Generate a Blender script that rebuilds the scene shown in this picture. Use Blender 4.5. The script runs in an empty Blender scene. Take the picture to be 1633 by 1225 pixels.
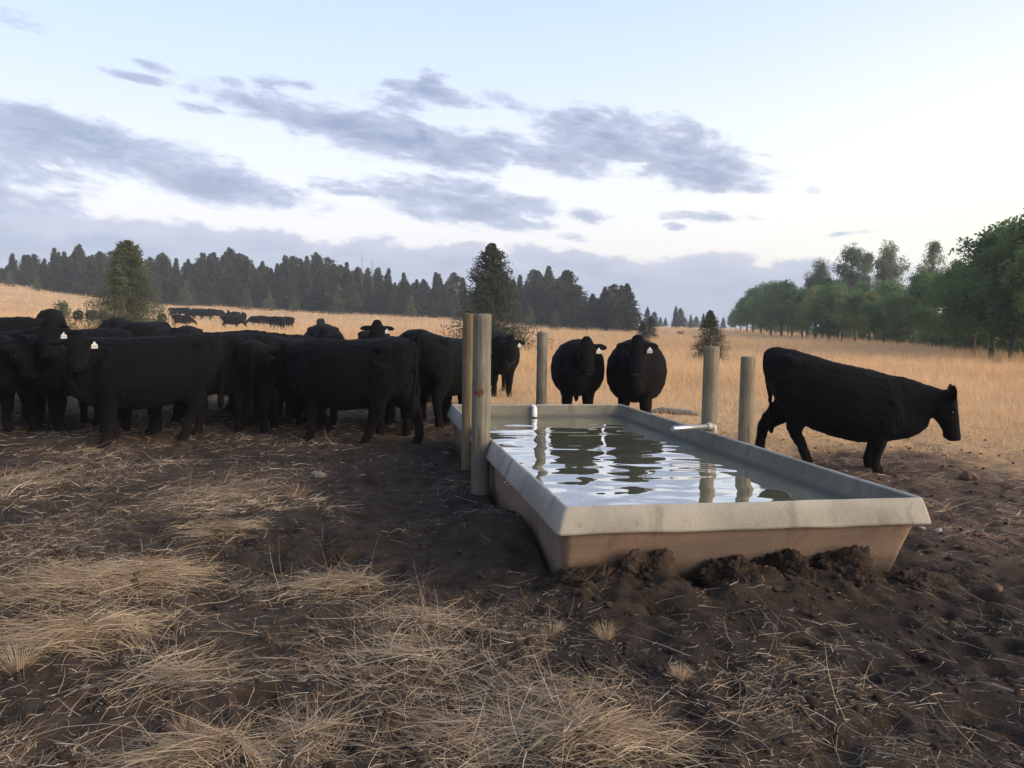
import bpy, bmesh, math, random
import numpy as np
from mathutils import Vector, Matrix

random.seed(7)
RNG = np.random.default_rng(11)
scene = bpy.context.scene
COL = scene.collection
F, CX, CY, HOR, CAMH = 1300.0, 816.5, 612.5, 520.0, 1.55
TH = math.atan((CY - HOR) / F)
ROLL = math.radians(0.9)      # the camera was held a little off level

# ------------------------------------------------------------------ camera
cam_data = bpy.data.cameras.new('camera')
cam = bpy.data.objects.new('camera', cam_data)
COL.objects.link(cam)
cam.location = (0, 0, CAMH)
cam.rotation_euler = (Matrix.Rotation(math.pi / 2 - TH, 3, 'X') @ Matrix.Rotation(ROLL, 3, 'Z')).to_euler()
cam_data.sensor_width = 36.0
cam_data.lens = 36.0 * F / 1633.0
cam_data.clip_start = 0.05
cam_data.clip_end = 8000
scene.camera = cam

# ------------------------------------------------------------------ exposure
scene.view_settings.view_transform = 'Standard'
scene.view_settings.look = 'None'
scene.view_settings.exposure = 0.75
scene.view_settings.gamma = 1.0
scene.cycles.max_bounces = 6
scene.cycles.diffuse_bounces = 3
scene.cycles.glossy_bounces = 3
scene.cycles.transmission_bounces = 3
scene.cycles.volume_bounces = 0

SUN_AZ, SUN_EL = math.radians(115), math.radians(19)     # clockwise from +Y


def lin(r, g, b):
    f = lambda c: (c / 255 / 12.92) if c / 255 <= 0.04045 else ((c / 255 + 0.055) / 1.055) ** 2.4
    return (f(r), f(g), f(b))


def level(px, py):
    """the point of the photograph, turned level"""
    c, s_ = math.cos(ROLL), math.sin(ROLL); dx, dy = px - CX, py - CY
    return CX + dx * c + dy * s_, CY - dx * s_ + dy * c


def azel(px, py):
    """direction (azimuth, elevation in degrees) of a point of the photograph"""
    px, py = level(px, py)
    x = (px - CX) / F
    y = math.cos(TH) + math.sin(TH) * (CY - py) / F
    z = -math.sin(TH) + math.cos(TH) * (CY - py) / F
    return math.degrees(math.atan2(x, y)), math.degrees(math.atan2(z, math.hypot(x, y)))


# ------------------------------------------------------------------ sky
class NB:
    """tiny node expression builder"""
    def __init__(s, tree):
        s.t = tree
    def link(s, a, sock):
        if isinstance(a, (int, float)):
            sock.default_value = a
        elif isinstance(a, (tuple, list)):
            sock.default_value = (*a, 1.0) if len(sock.default_value) == 4 and len(a) == 3 else a
        else:
            s.t.links.new(a, sock)
    def m(s, op, a, b=None, c=None, clamp=False):
        n = s.t.nodes.new('ShaderNodeMath'); n.operation = op; n.use_clamp = clamp
        s.link(a, n.inputs[0])
        if b is not None: s.link(b, n.inputs[1])
        if c is not None: s.link(c, n.inputs[2])
        return n.outputs[0]
    def ss(s, v, lo, hi, a=0.0, b=1.0):
        n = s.t.nodes.new('ShaderNodeMapRange'); n.interpolation_type = 'SMOOTHSTEP'
        s.link(v, n.inputs[0]); s.link(lo, n.inputs[1]); s.link(hi, n.inputs[2])
        s.link(a, n.inputs[3]); s.link(b, n.inputs[4])
        return n.outputs[0]
    def mix(s, f, a, b, mode='MIX'):
        n = s.t.nodes.new('ShaderNodeMix'); n.data_type = 'RGBA'; n.blend_type = mode; n.clamp_factor = True
        s.link(f, n.inputs[0]); s.link(a, n.inputs[6]); s.link(b, n.inputs[7])
        return n.outputs[2]
    def noise(s, vec, scale, detail=4, rough=0.55, dist=0.0, out=0):
        n = s.t.nodes.new('ShaderNodeTexNoise')
        if vec is not None: s.t.links.new(vec, n.inputs['Vector'])
        n.inputs['Scale'].default_value = scale; n.inputs['Detail'].default_value = detail
        n.inputs['Roughness'].default_value = rough; n.inputs['Distortion'].default_value = dist
        return n.outputs[out]
    def xyz(s, x, y, z):
        n = s.t.nodes.new('ShaderNodeCombineXYZ')
        s.link(x, n.inputs[0]); s.link(y, n.inputs[1]); s.link(z, n.inputs[2])
        return n.outputs[0]
    def sep(s, v):
        n = s.t.nodes.new('ShaderNodeSeparateXYZ'); s.t.links.new(v, n.inputs[0])
        return n.outputs
    def ramp(s, v, stops):
        n = s.t.nodes.new('ShaderNodeValToRGB'); s.link(v, n.inputs[0])
        el = n.color_ramp.elements
        while len(el) < len(stops): el.new(0.5)
        for e, (p, c) in zip(el, stops):
            e.position = p; e.color = (*c, 1.0)
        return n.outputs[0]
    def attr(s, name):
        n = s.t.nodes.new('ShaderNodeAttribute'); n.attribute_name = name
        return n


def build_world():
    w = bpy.data.worlds.new('World'); scene.world = w; w.use_nodes = True
    t = w.node_tree; t.nodes.clear(); b = NB(t)
    tc = t.nodes.new('ShaderNodeTexCoord')
    x, y, z = b.sep(tc.outputs['Generated'])
    az = b.m('MULTIPLY', b.m('ARCTAN2', x, y), 57.29578)
    el = b.m('MULTIPLY', b.m('ARCSINE', z), 57.29578)
    # clear dusk sky by elevation
    g = b.ramp(b.ss(el, -2.0, 40.0), [
        (0.0, lin(232, 222, 222)), (0.05, lin(240, 232, 228)), (0.16, lin(236, 238, 246)),
        (0.40, lin(206, 223, 249)), (0.66, lin(182, 207, 247)), (1.0, lin(160, 192, 243))])
    # glow of the sun that has just gone, low on the right
    daz = b.m('DIVIDE', b.m('SUBTRACT', az, 44.0), 30.0)
    dele = b.m('DIVIDE', b.m('SUBTRACT', el, 8.0), 12.0)
    r2 = b.m('ADD', b.m('MULTIPLY', daz, daz), b.m('MULTIPLY', dele, dele))
    glow = b.m('EXPONENT', b.m('MULTIPLY', r2, -1.0))
    g = b.mix(b.m('MULTIPLY', glow, 0.80, clamp=True), g, lin(254, 252, 226))
    daz2 = b.m('DIVIDE', b.m('SUBTRACT', az, 118.0), 46.0)
    del2 = b.m('DIVIDE', b.m('SUBTRACT', el, 6.0), 24.0)
    r3 = b.m('ADD', b.m('MULTIPLY', daz2, daz2), b.m('MULTIPLY', del2, del2))
    glow2 = b.m('EXPONENT', b.m('MULTIPLY', r3, -1.0))
    g = b.mix(b.m('MULTIPLY', glow2, 0.9), g, (2.6, 1.9, 1.25))
    # the half of the sky away from the afterglow is already dimmer
    away = b.m('MULTIPLY', b.ss(b.m('COSINE', b.m('MULTIPLY', b.m('SUBTRACT', az, 75.0), 0.0174533)), 0.15, -0.75), b.ss(el, 75.0, 35.0))
    front = b.ss(b.m('ABSOLUTE', az), 45.0, 75.0)
    g = b.mix(b.m('MULTIPLY', b.m('MULTIPLY', away, front), 0.85), g, lin(138, 145, 166))
    # ------------------------------------------ clouds
    tilt = math.radians(7.0)
    def rot(a0, e0, deg):
        c, s_ = math.cos(math.radians(deg)), math.sin(math.radians(deg))
        da = b.m('SUBTRACT', az, a0); de = b.m('SUBTRACT', el, e0)
        # long axis drops to the right by deg
        u = b.m('SUBTRACT', b.m('MULTIPLY', da, c), b.m('MULTIPLY', de, s_))
        v = b.m('ADD', b.m('MULTIPLY', da, s_), b.m('MULTIPLY', de, c))
        return u, v
    uu, vv = rot(0, 0, 7.0)
    nv = b.xyz(b.m('MULTIPLY', uu, 0.10), b.m('MULTIPLY', vv, 0.26), 0.0)
    n1 = b.noise(nv, 2.1, 10, 0.63, 0.35)
    n2 = b.noise(b.xyz(b.m('MULTIPLY', uu, 0.16), b.m('MULTIPLY', vv, 0.55), 4.0), 3.6, 7, 0.6, 0.3)
    blobs = [  # px, py, rx, ry, tilt, weight
        (120, 228, 300, 42, 8, 1.0), (330, 288, 190, 36, 8, .95), (-150, 260, 230, 70, 5, 1.0),
        (560, 205, 230, 33, 9, .95), (690, 232, 210, 40, 6, 1.0),
        (1015, 228, 165, 50, 8, 1.10), (1105, 272, 140, 34, 6, 1.0), (880, 255, 130, 26, 4, .8),
        (740, 322, 175, 40, 9, .98), (560, 300, 90, 16, 4, .62),
        (690, 150, 120, 15, 11, .72), (640, 170, 60, 24, 11, .62), (815, 165, 62, 18, 9, .68), (690, 122, 28, 14, 10, .58),
        (240, 104, 34, 8, 8, .50), (210, 122, 44, 6, 6, .42), (372, 131, 34, 10, 5, .6), (425, 130, 42, 14, -5, .58),
        (318, 172, 40, 9, 5, .68), (1300, 302, 18, 8, 0, .45), (935, 343, 45, 14, 8, .55), (915, 378, 40, 9, 6, .55),
        (1075, 362, 18, 7, 0, .55), (1355, 372, 45, 4, -5, .40), (480, 135, 26, 7, 4, .5), (1130, 345, 80, 8, 2, .45),
        (20, 32, 40, 12, 0, .42)]
    dens = None
    for (px, py, rx, ry, tl, wgt) in blobs:
        a0, e0 = azel(px, py)
        k = math.degrees(1 / F)
        u, v = rot(a0, e0, tl)
        u = b.m('DIVIDE', u, rx * k); v = b.m('DIVIDE', v, ry * k)
        d = b.m('ADD', b.m('MULTIPLY', u, u), b.m('MULTIPLY', v, v))
        d = b.m('MULTIPLY', b.m('SUBTRACT', 1.0, d), wgt)
        d = b.m('MAXIMUM', d, -1.5)
        dens = d if dens is None else b.m('MAXIMUM', dens, d)
    blob = b.m('MAXIMUM', dens, -1.2)
    cl = b.m('ADD', blob, b.m('MULTIPLY', b.m('SUBTRACT', n1, 0.50), 3.3))
    cl = b.m('ADD', cl, b.m('MULTIPLY', b.m('SUBTRACT', n2, 0.5), 1.3))
    c_hi = b.ss(cl, -0.10, 0.62)
    # low bank along the horizon: its top edge falls to the right
    e1 = azel(0, 318)[1]; a1 = azel(0, 318)[0]
    e2 = azel(1290, 412)[1]; a2 = azel(1290, 412)[0]
    edge = b.m('ADD', e1, b.m('MULTIPLY', b.m('SUBTRACT', az, a1), (e2 - e1) / (a2 - a1)))
    edge = b.m('MAXIMUM', edge, 2.5)
    bank = b.m('SUBTRACT', edge, el)
    nb = b.noise(b.xyz(b.m('MULTIPLY', az, 0.12), b.m('MULTIPLY', el, 0.24), 9.0), 2.2, 8, 0.58, 0.2)
    bank = b.m('ADD', b.m('MULTIPLY', bank, 0.75), b.m('MULTIPLY', b.m('SUBTRACT', nb, 0.5), 3.0))
    c_lo = b.ss(bank, -0.05, 0.40)
    c_lo = b.m('MULTIPLY', c_lo, b.ss(az, 19.0, 34.0, 1.0, 0.0))
    # colours of the clouds
    deep = b.ss(cl, 0.15, 1.5)
    hi_col = b.mix(deep, lin(184, 192, 214), lin(122, 137, 170))
    pink = b.ss(b.noise(nv, 2.7, 5, 0.6), 0.42, 0.62)
    hi_col = b.mix(b.m('MULTIPLY', pink, 0.35), hi_col, lin(152, 154, 176))
    lo_n = b.noise(b.xyz(b.m('MULTIPLY', az, 0.09), b.m('MULTIPLY', el, 0.4), 2.0), 2.6, 7, 0.6)
    lo_col = b.mix(b.ss(lo_n, 0.36, 0.62), lin(134, 148, 180), lin(160, 169, 196))
    lo_col = b.mix(b.ss(bank, 0.1, 1.5), lin(182, 185, 204), lo_col)
    lo_col = b.mix(b.ss(el, 5.0, -1.0), lo_col, lin(150, 165, 194))
    g = b.mix(b.m('MULTIPLY', c_lo, 0.93), g, lo_col)
    g = b.mix(b.m('MULTIPLY', c_hi, 0.92), g, hi_col)
    sky = t.nodes.new('ShaderNodeTexSky')
    sky.sky_type = 'NISHITA'; sky.sun_disc = False
    sky.sun_elevation = SUN_EL; sky.sun_rotation = SUN_AZ
    sky.altitude = 1400; sky.air_density = 1.0; sky.dust_density = 1.5
    # the physical sky is weak beside the bright bands of dusk; both at strength 0.1
    ten = b.mix(1.0, g, (7.1, 7.1, 7.1), 'MULTIPLY')
    n = t.nodes.new('ShaderNodeMix'); n.data_type = 'RGBA'; n.blend_type = 'ADD'; n.clamp_result = False
    n.inputs[0].default_value = 0.12
    t.links.new(ten, n.inputs[6]); t.links.new(sky.outputs[0], n.inputs[7])
    bg = t.nodes.new('ShaderNodeBackground'); bg.inputs[1].default_value = 0.1
    t.links.new(n.outputs[2], bg.inputs[0])
    o = t.nodes.new('ShaderNodeOutputWorld'); t.links.new(bg.outputs[0], o.inputs[0])
    w.cycles.sampling_method = 'MANUAL'; w.cycles.sample_map_resolution = 512


build_world()

# ------------------------------------------------------------------ sun
sl = bpy.data.lights.new('sun', 'SUN')
sl.energy = 3.2; sl.angle = math.radians(50); sl.color = (1.0, 0.84, 0.66)
sun = bpy.data.objects.new('sun', sl); COL.objects.link(sun)
sv = Vector((math.sin(SUN_AZ) * math.cos(SUN_EL), math.cos(SUN_AZ) * math.cos(SUN_EL), math.sin(SUN_EL)))
sun.rotation_euler = sv.to_track_quat('Z', 'Y').to_euler()
sun.location = sv * 50


# ------------------------------------------------------------------ helpers
def _hash(ix, iy, iz, seed):
    h = (ix.astype(np.int64) * 374761393 + iy.astype(np.int64) * 668265263 + iz.astype(np.int64) * 2147483647 + seed * 974634541) & 0xffffffff
    h = ((h ^ (h >> 13)) * 1274126177) & 0xffffffff
    h = ((h ^ (h >> 16)) * 2246822519) & 0xffffffff
    return (h ^ (h >> 15)) & 0xffffffff


def vnoise2(x, y, seed=0):
    """gradient noise about -1..1"""
    x = np.asarray(x, float); y = np.asarray(y, float)
    ix = np.floor(x); iy = np.floor(y); fx = x - ix; fy = y - iy
    u = fx * fx * fx * (fx * (fx * 6 - 15) + 10); v = fy * fy * fy * (fy * (fy * 6 - 15) + 10)
    z = np.zeros_like(ix)
    def gr(ax, ay):
        a = _hash(ix + ax, iy + ay, z, seed) / 4294967296.0 * 2 * np.pi
        return np.cos(a) * (fx - ax) + np.sin(a) * (fy - ay)
    a = gr(0, 0); b_ = gr(1, 0); c = gr(0, 1); d = gr(1, 1)
    return ((a + (b_ - a) * u) * (1 - v) + (c + (d - c) * u) * v) * 1.5


def fbm2(x, y, seed=0, oct=4, gain=0.5):
    s = 0; a = 1; f = 1
    for k in range(oct):
        s = s + a * vnoise2(x * f, y * f, seed + k * 17); a *= gain; f *= 2.03
    return s


def vnoise3(p, seed=0):
    i = np.floor(p); f = p - i
    u = f * f * (3 - 2 * f)
    out = 0
    for dx in (0, 1):
        for dy in (0, 1):
            for dz in (0, 1):
                w = (u[:, 0] if dx else 1 - u[:, 0]) * (u[:, 1] if dy else 1 - u[:, 1]) * (u[:, 2] if dz else 1 - u[:, 2])
                out = out + w * (_hash(i[:, 0] + dx, i[:, 1] + dy, i[:, 2] + dz, seed) / 4294967296.0 * 2 - 1)
    return out


def worley2(x, y, seed=0):
    ix = np.floor(x); iy = np.floor(y); z = np.zeros_like(ix)
    best = np.full(np.shape(x), 9.0); bid = np.zeros(np.shape(x))
    for dx in (-1, 0, 1):
        for dy in (-1, 0, 1):
            h1 = _hash(ix + dx, iy + dy, z, seed) / 4294967296.0
            h2 = _hash(ix + dx, iy + dy, z, seed + 5) / 4294967296.0
            h3 = _hash(ix + dx, iy + dy, z, seed + 9) / 4294967296.0
            d = np.hypot(ix + dx + h1 - x, iy + dy + h2 - y)
            m = d < best
            best = np.where(m, d, best); bid = np.where(m, h3, bid)
    return best, bid


def sstep(x, a, b):
    t = np.clip((x - a) / (b - a), 0, 1)
    return t * t * (3 - 2 * t)


def ray(px, py):
    px, py = level(px, py)
    return np.array([(px - CX) / F, math.cos(TH) + math.sin(TH) * (CY - py) / F, -math.sin(TH) + math.cos(TH) * (CY - py) / F])


def onplane(px, py, z=0.0):
    r = ray(px, py); t = (z - CAMH) / r[2]
    return r[0] * t, r[1] * t


def at(px, d):
    """ground x for something seen at column px and standing d metres away"""
    return (level(px, HOR + 20)[0] - CX) / F * d


def top_z(px, py, d):
    """height of something seen at that point of the photograph, d metres away"""
    r = ray(px, py); return CAMH + r[2] / r[1] * d


def mesh_from(name, verts, faces, mat=None, parent=None, smooth=True, attrs=None, link=True):
    """verts (N,3) array, faces (M,k) array or list of arrays with the same k"""
    me = bpy.data.meshes.new(name)
    verts = np.asarray(verts, np.float32)
    if not isinstance(faces, list): faces = [faces]
    loops = np.concatenate([np.asarray(f, np.int32).ravel() for f in faces])
    sizes = np.concatenate([np.full(len(f), np.asarray(f).shape[1], np.int32) for f in faces])
    starts = np.concatenate([[0], np.cumsum(sizes)[:-1]]).astype(np.int32)
    me.vertices.add(len(verts)); me.vertices.foreach_set('co', verts.ravel())
    me.loops.add(len(loops)); me.loops.foreach_set('vertex_index', loops)
    me.polygons.add(len(sizes)); me.polygons.foreach_set('loop_start', starts)
    try: me.polygons.foreach_set('loop_total', sizes)
    except Exception: pass
    me.update(calc_edges=True)
    if smooth: me.polygons.foreach_set('use_smooth', np.ones(len(sizes), bool))
    if attrs:
        for k, v in attrs.items():
            a = me.attributes.new(k, 'FLOAT', 'POINT'); a.data.foreach_set('value', np.asarray(v, np.float32).ravel())
    me.validate()
    if mat: me.materials.append(mat)
    if not link: return me
    return put(name, me, parent)


def put(name, me, parent=None, loc=None):
    o = bpy.data.objects.new(name, me); COL.objects.link(o)
    if parent: o.parent = parent
    if loc is not None: o.location = loc
    return o


def tag(o, label=None, cat=None, group=None, kind=None):
    if label: o['label'] = label
    if cat: o['category'] = cat
    if group: o['group'] = group
    if kind: o['kind'] = kind
    return o


def empty(name, loc=(0, 0, 0), rz=0.0):
    o = bpy.data.objects.new(name, None); COL.objects.link(o)
    o.location = loc; o.rotation_euler = (0, 0, rz); o.empty_display_size = 0.2
    return o


def loft(bm, rings, cap=True):
    vs = [[bm.verts.new(tuple(p)) for p in r] for r in rings]
    n = len(vs[0])
    for a, b_ in zip(vs[:-1], vs[1:]):
        for i in range(n):
            j = (i + 1) % n
            bm.faces.new((a[i], a[j], b_[j], b_[i]))
    if cap:
        bm.faces.new(vs[0][::-1]); bm.faces.new(vs[-1])


def tube(bm, pts, radii, n=12, ell=None):
    """tapered tube along a polyline; ell = optional list of (ry, rz) factors"""
    pts = [Vector(p) for p in pts]
    rings = []
    for i, p in enumerate(pts):
        d = (pts[min(i + 1, len(pts) - 1)] - pts[max(i - 1, 0)]).normalized()
        ref = Vector((0, 1, 0)) if abs(d.y) < 0.9 else Vector((1, 0, 0))
        s = ref - d * ref.dot(d); s.normalize(); u = d.cross(s)
        r = radii[i]
        a, c = (r, r) if not isinstance(r, (tuple, list)) else r
        rings.append([p + s * (a * math.cos(k * 2 * math.pi / n)) + u * (c * math.sin(k * 2 * math.pi / n)) for k in range(n)])
    loft(bm, rings)


def bm_mesh(name, bm, mat=None, smooth=True):
    bmesh.ops.recalc_face_normals(bm, faces=bm.faces[:])
    me = bpy.data.meshes.new(name); bm.to_mesh(me); bm.free()
    if smooth:
        for p in me.polygons: p.use_smooth = True
    if mat: me.materials.append(mat)
    return me


def get_co(me):
    a = np.empty(len(me.vertices) * 3, np.float32); me.vertices.foreach_get('co', a); return a.reshape(-1, 3).astype(float)


def get_no(me):
    a = np.empty(len(me.vertices) * 3, np.float32); me.vertices.foreach_get('normal', a); return a.reshape(-1, 3).astype(float)


def set_co(me, a):
    me.vertices.foreach_set('co', np.asarray(a, np.float32).ravel()); me.update()


# ------------------------------------------------------------------ materials
def new_mat(name):
    m = bpy.data.materials.new(name); m.use_nodes = True
    t = m.node_tree; t.nodes.clear(); b = NB(t)
    o = t.nodes.new('ShaderNodeOutputMaterial')
    p = t.nodes.new('ShaderNodeBsdfPrincipled'); t.links.new(p.outputs[0], o.inputs[0])
    tc = t.nodes.new('ShaderNodeTexCoord')
    return m, t, b, p, tc, o


def bump(t, b, p, h, strength=0.4, dist=0.02):
    n = t.nodes.new('ShaderNodeBump'); n.inputs['Strength'].default_value = strength; n.inputs['Distance'].default_value = dist
    b.link(h, n.inputs['Height']); t.links.new(n.outputs[0], p.inputs['Normal'])


def mat_soil(name='soil', with_attr=True):
    m, t, b, p, tc, o = new_mat(name)
    g = t.nodes.new('ShaderNodeNewGeometry').outputs['Position']
    n1 = b.noise(g, 0.9, 5, 0.6); n2 = b.noise(g, 7.0, 6, 0.65); n3 = b.noise(g, 45.0, 4, 0.7); n4 = b.noise(g, 160.0, 3, 0.7)
    base = b.mix(b.ss(n1, 0.38, 0.62), (0.026, 0.0175, 0.0115), (0.052, 0.0350, 0.0230))
    base = b.mix(b.m('MULTIPLY', b.ss(n2, 0.40, 0.66), 0.7), base, (0.090, 0.063, 0.042))
    base = b.mix(b.m('MULTIPLY', b.ss(n3, 0.58, 0.74), 0.45), base, (0.17, 0.13, 0.09))
    base = b.mix(b.m('MULTIPLY', b.ss(n3, 0.46, 0.32), 0.55), base, (0.016, 0.012, 0.010))
    if with_attr:
        red = b.attr('red').outputs['Fac']
        base = b.mix(b.m('MULTIPLY', red, 0.75), base, b.mix(b.ss(n2, 0.35, 0.65), (0.095, 0.052, 0.035), (0.22, 0.14, 0.095)))
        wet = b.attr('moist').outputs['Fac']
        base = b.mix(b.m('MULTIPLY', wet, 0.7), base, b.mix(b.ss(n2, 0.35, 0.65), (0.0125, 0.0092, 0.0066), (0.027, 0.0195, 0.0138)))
        lit = b.attr('litter').outputs['Fac']
        ln = b.noise(b.xyz(*[b.m('MULTIPLY', q, k) for q, k in zip(b.sep(g), (26.0, 60.0, 20.0))]), 1.0, 5, 0.75, 1.5)
        base = b.mix(b.m('MULTIPLY', b.ss(ln, 0.46, 0.66), b.m('MULTIPLY', lit, 0.55)), base, (0.22, 0.16, 0.10))
        fld = b.attr('field').outputs['Fac']
        f1 = b.noise(g, 0.16, 5, 0.6); f2 = b.noise(g, 2.3, 6, 0.7); f3 = b.noise(g, 22.0, 4, 0.7)
        fc = b.mix(b.ss(f1, 0.36, 0.64), (0.46, 0.285, 0.135), (0.60, 0.375, 0.18))
        fc = b.mix(b.m('MULTIPLY', b.ss(f2, 0.42, 0.68), 0.6), fc, (0.47, 0.345, 0.20))
        fc = b.mix(b.m('MULTIPLY', b.ss(f3, 0.5, 0.32), 0.5), fc, (0.26, 0.165, 0.09))
        base = b.mix(fld, base, fc)
    t.links.new(base, p.inputs['Base Color'])
    p.inputs['Roughness'].default_value = 0.95; p.inputs['Specular IOR Level'].default_value = 0.15
    h = b.m('ADD', b.m('MULTIPLY', n3, 1.0), b.m('MULTIPLY', n4, 0.35))
    bump(t, b, p, h, 0.9, 0.03)
    return m


def mat_blade(name, dark, mid, pale, rough=0.8, trans=0.25):
    """dry stems: the shade of each stem is its own 'tint'"""
    m, t, b, p, tc, o = new_mat(name)
    ti = b.attr('tint').outputs['Fac']
    c = b.ramp(ti, [(0.0, dark), (0.5, mid), (1.0, pale)])
    t.links.new(c, p.inputs['Base Color']); p.inputs['Roughness'].default_value = rough
    p.inputs['Specular IOR Level'].default_value = 0.2
    tr = t.nodes.new('ShaderNodeBsdfTranslucent'); t.links.new(c, tr.inputs[0])
    ms = t.nodes.new('ShaderNodeMixShader'); ms.inputs[0].default_value = trans
    t.links.new(p.outputs[0], ms.inputs[1]); t.links.new(tr.outputs[0], ms.inputs[2]); t.links.new(ms.outputs[0], o.inputs[0])
    return m


def mat_leaf(name, c1, c2, c3, trans=0.2):
    m, t, b, p, tc, o = new_mat(name)
    g = t.nodes.new('ShaderNodeNewGeometry').outputs['Position']
    oi = t.nodes.new('ShaderNodeObjectInfo').outputs['Random']
    n = b.noise(g, 0.55, 4, 0.6); n2 = b.noise(g, 6.0, 3, 0.6)
    c = b.mix(b.ss(n, 0.40, 0.60), c1, c2)
    c = b.mix(b.m('MULTIPLY', b.ss(n2, 0.5, 0.72), 0.7), c, c3)
    c = b.mix(0.5, c, b.mix(oi, c3, c1))
    t.links.new(c, p.inputs['Base Color']); p.inputs['Roughness'].default_value = 0.7
    p.inputs['Specular IOR Level'].default_value = 0.2
    tr = t.nodes.new('ShaderNodeBsdfTranslucent'); t.links.new(c, tr.inputs[0])
    ms = t.nodes.new('ShaderNodeMixShader'); ms.inputs[0].default_value = trans
    t.links.new(p.outputs[0], ms.inputs[1]); t.links.new(tr.outputs[0], ms.inputs[2]); t.links.new(ms.outputs[0], o.inputs[0])
    return m


def mat_bark(name, a, c):
    m, t, b, p, tc, o = new_mat(name)
    n = b.noise(b.xyz(*[b.m('MULTIPLY', q, k) for q, k in zip(b.sep(tc.outputs['Object']), (9, 9, 2))]), 2.0, 5, 0.65)
    t.links.new(b.mix(b.ss(n, 0.35, 0.65), a, c), p.inputs['Base Color']); p.inputs['Roughness'].default_value = 0.9
    bump(t, b, p, n, 0.6, 0.03)
    return m


def mat_hide():
    m, t, b, p, tc, o = new_mat('black_hide')
    ob = tc.outputs['Object']
    n = b.noise(b.xyz(*[b.m('MULTIPLY', q, k) for q, k in zip(b.sep(ob), (40, 40, 14))]), 1.5, 5, 0.7, 1.0)
    n2 = b.noise(ob, 3.0, 4, 0.6)
    c = b.mix(b.ss(n, 0.35, 0.7), (0.0024, 0.0024, 0.0025), (0.0064, 0.0060, 0.0059))
    c = b.mix(b.m('MULTIPLY', b.ss(n2, 0.55, 0.75), 0.5), c, (0.0062, 0.0055, 0.0050))
    Z = b.sep(ob)[2]
    mud = b.m('MULTIPLY', b.ss(b.m('ADD', Z, b.m('MULTIPLY', b.m('SUBTRACT', n2, 0.5), 0.6)), 0.42, 0.05), 0.65)
    c = b.mix(mud, c, (0.0125, 0.0092, 0.0068))
    t.links.new(c, p.inputs['Base Color']); p.inputs['Roughness'].default_value = 0.75
    p.inputs['Sheen Weight'].default_value = 0.012; p.inputs['Sheen Roughness'].default_value = 0.4
    p.inputs['Specular IOR Level'].default_value = 0.05
    bump(t, b, p, n, 0.7, 0.02)
    return m


def mat_plain(name, c, rough=0.6, metal=0.0, spec=0.5, noise_amt=0.25, nscale=8.0, c2=None):
    m, t, b, p, tc, o = new_mat(name)
    n = b.noise(tc.outputs['Object'], nscale, 5, 0.65)
    c2 = c2 or tuple(v * (1 - noise_amt) for v in c)
    t.links.new(b.mix(b.ss(n, 0.35, 0.68), c, c2), p.inputs['Base Color'])
    p.inputs['Roughness'].default_value = rough; p.inputs['Metallic'].default_value = metal; p.inputs['Specular IOR Level'].default_value = spec
    bump(t, b, p, n, 0.15, 0.01)
    return m


def mat_concrete(name, a, c, stain, streak=True, wetline=None):
    m, t, b, p, tc, o = new_mat(name)
    ob = tc.outputs['Object']; X, Y, Z = b.sep(ob)
    n1 = b.noise(ob, 1.7, 6, 0.6); n2 = b.noise(ob, 14.0, 6, 0.7); n3 = b.noise(ob, 90.0, 3, 0.7)
    st = b.noise(b.xyz(b.m('MULTIPLY', X, 1.0), b.m('MULTIPLY', Y, 1.0), b.m('MULTIPLY', Z, 0.25)), 6.0, 5, 0.65)
    hz = b.noise(b.xyz(b.m('MULTIPLY', X, 1.2), b.m('MULTIPLY', Y, 1.2), b.m('MULTIPLY', Z, 38.0)), 2.0, 4, 0.6)
    col = b.mix(b.ss(n1, 0.36, 0.64), a, c)
    if streak:
        col = b.mix(b.m('MULTIPLY', b.ss(hz, 0.45, 0.62), 0.14), col, stain)
    col = b.mix(b.m('MULTIPLY', b.ss(st, 0.52, 0.72), 0.55), col, stain)
    col = b.mix(b.m('MULTIPLY', b.ss(n2, 0.60, 0.74), 0.5), col, tuple(v * 0.45 for v in stain))
    col = b.mix(b.m('MULTIPLY', b.ss(n3, 0.56, 0.7), 0.35), col, tuple(min(1, v * 1.2) for v in a))
    if wetline is not None:
        z0, z1, wc = wetline
        w = b.ss(b.m('ADD', Z, b.m('ADD', b.m('MULTIPLY', b.m('SUBTRACT', n2, 0.5), 0.22 if z1 - z0 > 0.1 else 0.03), b.m('MULTIPLY', b.m('SUBTRACT', n1, 0.5), 0.30 if z1 - z0 > 0.1 else 0.0))), z1, z0)
        col = b.mix(w, col, wc)
    t.links.new(col, p.inputs['Base Color']); p.inputs['Roughness'].default_value = 0.8; p.inputs['Specular IOR Level'].default_value = 0.3
    bump(t, b, p, b.m('ADD', n2, b.m('MULTIPLY', n3, 0.6)), 0.45, 0.012)
    return m


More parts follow.
